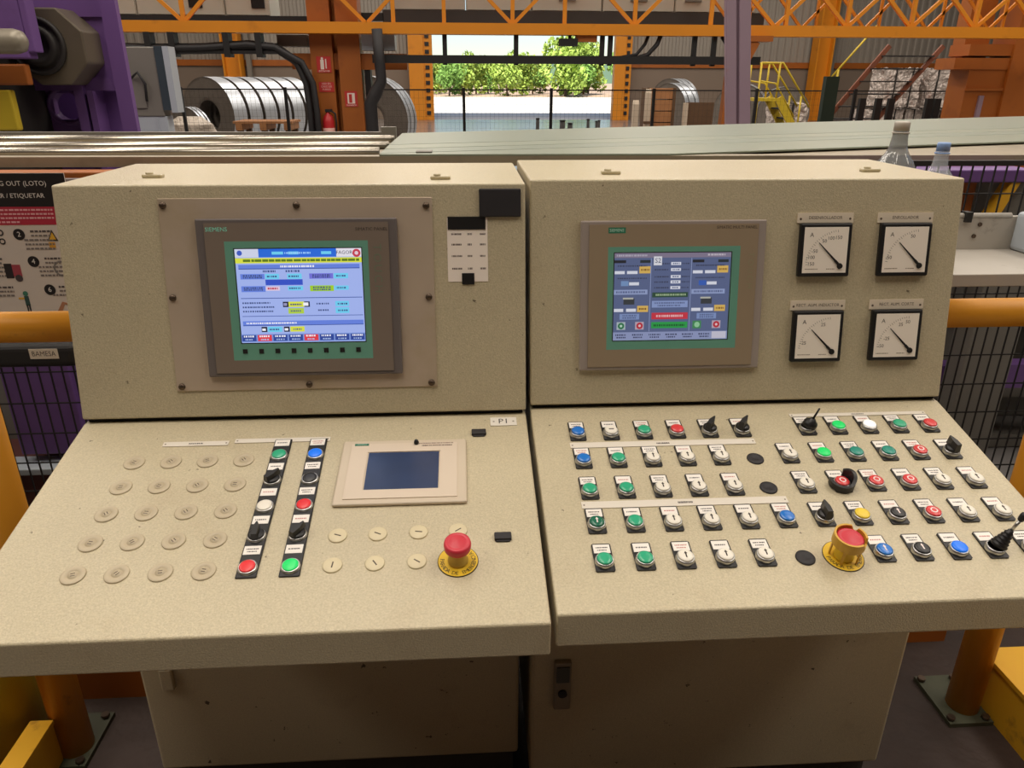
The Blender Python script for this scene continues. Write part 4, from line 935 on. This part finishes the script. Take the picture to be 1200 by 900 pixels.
for zi in range(2):
    for xi in range(5):
        x = 10.9 + xi * 1.0 + zi * .2; t_ = thing('scrap_bale', 'crumpled metal scrap bale in the ' + ('bottom', 'top')[zi] + ' layer behind the ladder stair', 'bale', (x, 18 + rb.uniform(-.2, .2), zi * .915), rb.uniform(-.05, .05), ('bottom', 'top')[zi] + ' layer of scrap bales')
        m = MB(); n = 5; vs = []
        m.box((0, 0, .44), (.86, .8, .88)); o = m.build('bale', balem, t_); sd = o.modifiers.new('sub', 'SUBSURF'); sd.subdivision_type = 'SIMPLE'; sd.levels = 4; sd.render_levels = 4
        tx = bpy.data.textures.get('crumple') or bpy.data.textures.new('crumple', 'CLOUDS'); tx.noise_scale = .16
        dm = o.modifiers.new('crumple', 'DISPLACE'); dm.texture = tx; dm.strength = .12; dm.mid_level = .7; dm.texture_coords = 'GLOBAL'
        for q in (-.2, .2): MB().bx(q - .012, q + .012, -.405, .405, .0, .885).build('strap', mach_d, t_)
# scrap heap at the foot of the hall column
hp = thing('scrap_bale', 'crumpled scrap bale at the foot of the wall column by the yellow steps', 'bale', (8.25, 17.2, 0)); MB().box((0, 0, .52), (.75, .7, 1.04)).build('bale', balem, hp)
o = hp.children[0]; sd = o.modifiers.new('sub', 'SUBSURF'); sd.subdivision_type = 'SIMPLE'; sd.levels = 4; sd.render_levels = 4; dm = o.modifiers.new('crumple', 'DISPLACE'); dm.texture = tx; dm.strength = .12; dm.mid_level = .7; dm.texture_coords = 'GLOBAL'
MB().bx(-.02, .02, -.36, .36, 0, 1.045).build('strap', mach_d, hp)

# ------------------------------------------------------------------ roller table with tubes and sheet strips
ZS = 1.2565
rtab = thing('run_out_table', 'long steel run-out table behind the consoles', 'machine table', (0, 0, 0))
MB().bx(-2.4, 5.0, 1.8, 1.86, ZS - .032, ZS).build('front_beam', beam_beige, rtab); MB().slab([(.4, 1.86), (5.0, 1.86), (6.2, 5.6), (.4, 2.75)], ZS - .032, ZS - .006).build('bed', beam_beige, rtab); MB().bx(-2.4, .4, 1.86, 2.75, ZS - .032, ZS - .006).build('tube_bed', beam_beige, rtab)
for x, y in ((-2.2, 1.92), (-.2, 2.5), (1.2, 1.92), (3.4, 1.92), (4.8, 1.92), (5.7, 5.0), (-2.2, 2.6)): MB().bx(x - .05, x + .05, y - .05, y + .05, 0, ZS - .03).build('leg', mach_d, rtab)
MB().bx(-2.4, 5.0, 1.83, 1.9, .35, .45).build('stretcher', purple_d, rtab)
def clip(poly, a, b_, c):  # keep a*x+b*y>=c
    out = []
    for i in range(len(poly)):
        p, q = poly[i], poly[(i + 1) % len(poly)]; dp = a * p[0] + b_ * p[1] - c; dq = a * q[0] + b_ * q[1] - c
        if dp >= 0: out.append(p)
        if dp * dq < 0:
            f = dp / (dp - dq); out.append((p[0] + f * (q[0] - p[0]), p[1] + f * (q[1] - p[1])))
    return out
th = math.radians(18); cs, sn = math.cos(th), math.sin(th)
zc = ZS
for i, (p0, p1, t0, la) in enumerate(((-.30, .0212, .010, 'grey-green sheet steel strip lying along the front of the run-out table'), (.022, .17, .016, 'second grey-green steel strip on the run-out table, behind the front one'), (.1705, .3395, .024, 'third grey-green steel strip on the run-out table'), (.340, 1.05, .034, 'widest grey-green steel sheet at the back of the run-out table'))):
    R4 = [(-1.2, p0), (5.6, p0), (5.6, p1 + (.35 if i == 3 else 0)), (-1.2, p1 - (.22 if i == 3 else 0))]
    poly = [(.41 + cs * a - sn * b_, 1.80 + sn * a + cs * b_) for a, b_ in R4]
    poly = clip(clip(poly, 1, 0, .41), 0, 1, 1.803)
    tag(MB().slab(poly, ZS, ZS + .007 + .0012 * i).build('steel_sheet', sheetm if i % 2 == 0 else sheetm2, bevel=.0015), la, 'steel sheet')
tag(MB().bx(.53, .585, 1.84, 1.90, ZS + .007, ZS + .012).build('steel_offcut', mach), 'small dark steel offcut on the front sheet strip', 'offcut')
for i, (y, z, r0, x1) in enumerate(((1.90, ZS - .006, .012, .40), (1.926, ZS - .006, .012, .385), (1.952, ZS - .006, .012, .395), (2.16, ZS - .006, .012, .40), (2.186, ZS - .006, .012, .38), (2.212, ZS - .006, .012, .405), (2.48, ZS - .006, .013, .39), (2.508, ZS - .006, .013, .40), (2.536, ZS - .006, .013, .38))):
    t_ = tag(MB().cyl((-2.3, y, z + r0), (x1, y, z + r0), r0, n=14).build('steel_tube', mat('bright_tube', rgb(190, 182, 168), .25, .85)), 'long bright steel tube in the ' + ('row along the front beam of the run-out table', 'middle row on the run-out table', 'back row by the stop bar of the run-out table')[i // 3], 'steel tube', ('front', 'middle', 'back')[i // 3] + ' row of tubes on the run-out table')
tag(MB().bx(-2.3, .395, 2.66, 2.70, ZS - .006, ZS + .024).bx(.33, .395, 2.66, 2.70, ZS + .024, ZS + .045).build('stop_bar', mach), 'grey stop bar behind the tube bundle', 'bar')

# ------------------------------------------------------------------ guard fence, poster, tray, rails near the consoles
gf = thing('guard_fence', 'black wire guard fence between the consoles and the run-out table', 'fence', (0, 1.27, 0))
for x in (-1.25, -.02, 1.55, 2.95): MB().bx(x - .02, x + .02, -.02, .02, 0, 1.25).build('post', blk, gf)
for x0, x1 in ((-1.25, -.02), (1.55, 2.95)):
    zt_ = 1.245 if x0 < 0 else 1.285
    MB().bx(x0, x1, -.008, .008, zt_ - .008, zt_ + .006).build('top_bar', mat('galv_bar', rgb(150, 140, 136), .4, .5) if x0 < 0 else blk, gf); MB().bx(x0, x1, -.02, .02, .06, .11).build('bottom_bar', blk, gf)
    m = MB(); n = int((x1 - x0) / .0335)
    for i in range(n + 1): x = x0 + i * .0335; m.bx(x - .0018, x + .0018, -.0018, .0018, .08, zt_)
    for i in range(12): m.bx(x0, x1, -.004, -.0005, .12 + i * .098, .1235 + i * .098)
    m.build('wire_mesh', blk, gf)['kind'] = 'stuff'
bb = MB().bx(-1.2, -.40, -.06, -.005, .742, .812).build('black_rail', blk, gf, bevel=.02, seg=4)
m = MB(); m.bx(-.0385, .0385, -.0145, .0145, 0, .001, 0, rgb(206, 194, 176)); m.text('BAMESA', 0, 0, .0012, .021, rgb(74, 62, 60), sx=.85)
m.build('sticker', PRINT, bb, M4=T((-.483, -.0605, .786)) @ Matrix.Rotation(math.pi / 2, 4, 'X'), normals=False)
# lockout poster on the fence
m = MB(); w_, h_ = .62, .40; X0 = -.96
m.bx(0, .62, 0, .40, 0, .003, 0, rgb(206, 196, 186)); m.bx(0, .62, .315, .40, .003, .0034, 0, rgb(22, 18, 20)); m.bx(0, .62, .268, .315, .003, .0034, 0, rgb(176, 38, 62))
m.text('LOCK OUT TAG OUT (LOTO)', .572, .374, .0037, .0175, rgb(226, 220, 214), align='RIGHT'); m.text('BLOQUEAR / ETIQUETAR', .560, .343, .0037, .0165, rgb(226, 220, 214), align='RIGHT')
n_before = len(m.v)
rn = random.Random(21)
def pm_(x0, x1, y, h, c):
    x = x0
    while x < x1 - .002: q = rn.uniform(.004, .012); m.rect(x, min(x + q, x1), y - h / 2, y + h / 2, .0037, c); x += q + rn.uniform(.0015, .003)
for i in range(4): pm_(.04, .615 - (.09 if i == 3 else 0), .307 - i * .0105, .0045, rgb(226, 170, 176))
def badge(x, y, s_):
    m.disc(x, y, .015, .0036, 22, rgb(24, 20, 22)); m.text(s_, x, y, .004, .019, rgb(230, 224, 216))
GY = rgb(120, 112, 108)
for (x, y, s_, tx0, n) in ((.515, .243, '2', .545, 5), (.535, .170, '4', .565, 5), (.560, .092, '6', .585, 3), (.36, .243, '1', .385, 5), (.37, .170, '3', .40, 5), (.38, .092, '5', .41, 3)):
    badge(x, y, s_)
    for i in range(n): pm_(tx0 - (.02 if i > 1 else 0), min(tx0 + .055, .615), y + .008 - i * .0115, .005, rgb(80, 72, 72) if i == 0 else GY)
for y in (.225, .248): m.disc(.468, y, .0085, .0036, 14, rgb(40, 36, 38), 0, .005)
m.slab([(.585, .225), (.612, .225), (.6, .255)], .003, .0036, 0, rgb(60, 52, 44)); m.slab([(.590, .229), (.607, .229), (.6, .248)], .0036, .0038, 0, rgb(220, 170, 50)); m.bx(.586, .602, .206, .222, .003, .0036, 0, rgb(206, 150, 50))
m.bx(.455, .475, .125, .165, .003, .0036, 0, rgb(36, 30, 32)); m.bx(.475, .497, .13, .162, .003, .0036, 0, rgb(160, 64, 76)); m.disc(.487, .125, .010, .0037, 14, rgb(70, 60, 62))
m.disc(.605, .150, .022, .0036, 24, rgb(124, 120, 116), 0, .017)
m.bx(.487, .499, .048, .075, .003, .0036, 0, rgb(52, 78, 74)); m.disc(.493, .082, .007, .0037, 12, rgb(60, 120, 100)); m.bx(.488, .492, .02, .05, .003, .0036, 0, rgb(40, 36, 40)); m.bx(.494, .498, .02, .05, .003, .0036, 0, rgb(40, 36, 40)); m.bx(.472, .488, .066, .071, .003, .0036, 0, rgb(206, 160, 60))
m.slab([(.560, .02), (.575, .02), (.59, .05), (.612, .045), (.612, .05), (.585, .058)], .003, .0036, 0, rgb(170, 120, 90))
m.v[n_before:] = [(p[0] - .043, p[1], p[2]) if p[0] < .6125 or p[2] < .1 else p for p in m.v[n_before:]]
tag(m.build('lockout_poster', PRINT, M4=T((X0, 1.245, .868)) @ Matrix.Rotation(math.pi / 2, 4, 'X'), normals=False), 'lock out tag out safety poster hung on the guard fence', 'poster')
# yellow rails
def rail(name_label, x0, x1, xp, yp):
    t_ = thing('guard_rail', name_label, 'guard rail', (0, .575, 0))
    MB().cyl((x0, 0, 1.064), (x1, 0, 1.064), .029, n=24).build('top_rail', yellow_rail, t_); MB().cyl((xp, 0, .012), (xp, 0, 1.06), .038, n=24).build('post', yellow_rail, t_)
    MB().bx(xp - .068, xp + .045, -.06, .10, 0, .012).build('base_plate', mat('mossy_plate', rgb(70, 72, 54), .6, noise=(20, .3)), t_)
    for dx, dy in ((-.058, -.045), (.03, -.048), (-.058, .085), (.03, .085)): MB().cyl((xp + dx, dy, .01), (xp + dx, dy, .022), .010, n=6).build('bolt', screwm, t_)
rail('yellow tubular guard rail ending at the console with the blanking plugs', -1.3, -.001, -.262, 0); rail('yellow tubular guard rail ending at the console with the dial meters', 1.602, 2.95, 1.945, 0)
bo_ = thing('bollard', 'thick yellow-green guard bollard beside the yellow kerb', 'bollard', (-.42, .585, 0)); MB().cyl((0, 0, 0), (0, 0, .55), .085, n=28).build('post', yellow_b, bo_); MB().lathe([(.085, .55), (.06, .585), (0.001, .60)], 28).build('cap', yellow_b, bo_); MB().cyl((0, 0, 0), (0, 0, .012), .088, n=28).build('base_plate', mach_d, bo_)
def kerb(x0, x1, y0, y1, label, h=.152):
    t_ = thing('kerb_beam', label, 'kerb', ((x0 + x1) / 2, (y0 + y1) / 2, 0)); w2, l2 = (x1 - x0) / 2, (y1 - y0) / 2
    MB().bx(-w2, w2, -l2, l2, 0, h - .01).build('web', brown_rust, t_); MB().bx(-w2 - .004, w2 + .004, -l2, l2, h - .012, h).build('top_flange', yellow, t_)
kerb(-.318, -.275, -.3, .537, 'narrow yellow kerb beam beside the thick bollard', .135); kerb(1.995, 2.14, -1.2, .62, 'yellow kerb beam beside the guard rail post on the button console side')
def toe(x0, x1, y, label): 
    t_ = thing('toe_board', label, 'toe board', ((x0 + x1) / 2, y, 0)); w2 = (x1 - x0) / 2
    MB().bx(-w2, w2, -.006, .006, 0, .2).build('plate', orange_d, t_)
    for s_ in (-.8, 0, .8): MB().bx(s_ * w2 - .02, s_ * w2 + .02, .006, .04, 0, .15).build('stiffener', orange_d, t_)
toe(-.36, .0, .74, 'orange toe board beside the plug console pedestal'); toe(1.61, 2.05, .82, 'orange toe board beside the button console pedestal')
# white tray and bottles
tr = thing('cable_tray', 'pale grey sheet metal shelf tray beside the meters console', 'tray', (0, 0, 0))
MB().bx(1.612, 2.9, .93, 1.23, 1.02, 1.052).build('shelf', traym, tr, bevel=.002); MB().bx(1.612, 2.9, 1.215, 1.23, 1.05, 1.145).build('back_lip', traym, tr, bevel=.002); MB().bx(2.24, 2.36, 1.06, 1.215, 1.052, 1.16).build('end_box', paleblue, tr, bevel=.012, seg=3)
MB().cyl((1.612, 1.222, 1.145), (2.23, 1.222, 1.145), .009, n=12).build('rolled_edge', traym, tr); MB().bx(1.63, 1.66, 1.19, 1.21, .0, 1.025).bx(2.85, 2.88, 1.19, 1.21, .0, 1.025).build('support', mach_d, tr)
MB().bx(2.09, 2.108, 1.205, 1.235, 1.13, 1.158).build('cable_tie', blk, tr)
for i, (x, z) in enumerate(((2.14, 1.123), (2.13, 1.09))): MB().cyl((x, 1.216, z), (x, 1.211, z), .006, n=8).build('bolt', screwm, tr)
pet = mat('clear_bottle', rgb(220, 228, 236), .05, spec=1.0, coat=1.0, bump=(60, .5, .004)); pet.node_tree.nodes['Principled BSDF'].inputs['Alpha'].default_value = .22
petg = mat('smoky_bottle', rgb(160, 164, 166), .06, spec=1.0, coat=1.0, bump=(50, .4, .004)); petg.node_tree.nodes['Principled BSDF'].inputs['Alpha'].default_value = .42
def bottle(label, x, y, z, s_, m_, capm, H=.0):
    t_ = thing('water_bottle', label, 'bottle', (x, y, z)); n = 30
    prof = [(.0001, .004), (.030, 0), (.042, .006), (.046, .02), (.044, .05), (.046, .06), (.044, .09), (.046, .10), (.044, .13), (.046, .14), (.046, .19), (.0445, .208), (.040, .226), (.032, .243), (.023, .256), (.0185, .268), (.0165, .285 + H * .5), (.0155, .30 + H), (.0145, .315 + H)]
    mb = MB(); vs = []
    for j, (r, h) in enumerate(prof):
        for i in range(n):
            a = 2 * math.pi * i / n; rr_ = r * (1 + (.07 * math.cos(a * 9 + h * 22) if .2 < h < .262 else .02 * math.cos(a * 6 + h * 40) if .01 < h <= .2 else 0)); vs.append((rr_ * s_ * math.cos(a), rr_ * s_ * math.sin(a), h * s_))
    mb.add(vs, [(j * n + i, j * n + (i + 1) % n, (j + 1) * n + (i + 1) % n, (j + 1) * n + i) for j in range(len(prof) - 1) for i in range(n)], smooth=True)
    o = mb.build('body', m_, t_)
    sf = o.modifiers.new('wall', 'SOLIDIFY'); sf.thickness = .0006
    zt_ = (.315 + H) * s_
    MB().lathe([(.0001, zt_ - .014), (.0155 * s_, zt_ - .014), (.0155 * s_, zt_ + .003), (.014 * s_, zt_ + .006), (.0001, zt_ + .006)], 24).build('cap', capm, t_)
    MB().lathe([(.0175 * s_, zt_ - .020), (.0175 * s_, zt_ - .017)], 24).build('neck_ring', capm, t_)
    return t_
bottle('smoky clear water bottle with grey cap behind the meters console', 1.72, .975, 1.052, 1.11, petg, mat('cap_grey_white', rgb(190, 182, 172), .4)); bottle('clear water bottle with pale blue cap at the corner of the meters console', 1.838, .985, 1.052, .96, pet, mat('cap_pale_blue', rgb(140, 170, 220), .35))

# ------------------------------------------------------------------ machinery seen through the fence
def frame_thing(name, label, cat, parts):
    t_ = thing(name, label, cat)
    for nm, b6, mm in parts: MB().bx(*b6).build(nm, mm, t_, bevel=.004)
    return t_
frame_thing('coil_feeder', 'purple machine panel behind the fence under the tubes', 'machine', [('panel', (-.84, -.62, 1.55, 1.75, .30, .74), purple), ('panel', (-.60, -.42, 1.6, 1.75, .30, .80), purple_d), ('base', (-1.6, -.2, 1.55, 1.78, .0, .26), mat('dark_red_brown', rgb(92, 50, 46), .6, noise=(4, .2))), ('ledge', (-1.6, -.2, 1.5, 1.6, .245, .27), paleblue), ('backing', (-1.6, .2, 1.76, 1.79, .25, 1.05), mach)])
frame_thing('orange_guard_beam', 'orange beam below the run-out table behind the fence', 'beam', [('beam', (-1.75, .3, 1.68, 1.76, 1.165, 1.222), orange_d), ('strip', (-1.6, .3, 1.66, 1.70, 1.14, 1.168), purple_g), ('hanger', (-1.75, -1.65, 1.7, 1.76, 0, 1.17), mach_d), ('hanger', (.22, .3, 1.7, 1.76, 0, 1.17), mach_d)])
frame_thing('sheet_press', 'grey machine frame with purple beam behind the fence and tray', 'machine', [('purple_beam', (1.9, 2.62, 1.66, 1.78, 1.18, 1.222), purple_d), ('orange_panel', (2.2, 2.46, 1.72, 1.78, .95, 1.185), orange_d), ('post', (2.56, 2.75, 1.7, 1.8, 0, 1.2), mach), ('post', (2.62, 2.80, 2.0, 2.1, 0, 1.15), mach), ('post', (3.4, 3.5, 2.0, 2.1, 0, 1.15), mach),
   ('shelf_beam', (2.3, 3.6, 1.98, 2.06, .58, .64), mach), ('shelf_beam', (2.3, 3.6, 1.98, 2.06, .24, .33), mach), ('shelf_beam', (2.3, 3.6, 1.98, 2.06, -.0, .06), mach), ('side_panel', (2.3, 2.62, 2.05, 2.1, .0, 1.15), mach), ('rear_panel', (2.3, 3.7, 2.3, 2.34, 0, 1.15), mach)])
MB().bar((2.46, 1.69, .95), (2.56, 1.69, 1.185), .05, .03).build('yellow_brace', yellow, bpy.data.objects['sheet_press'])
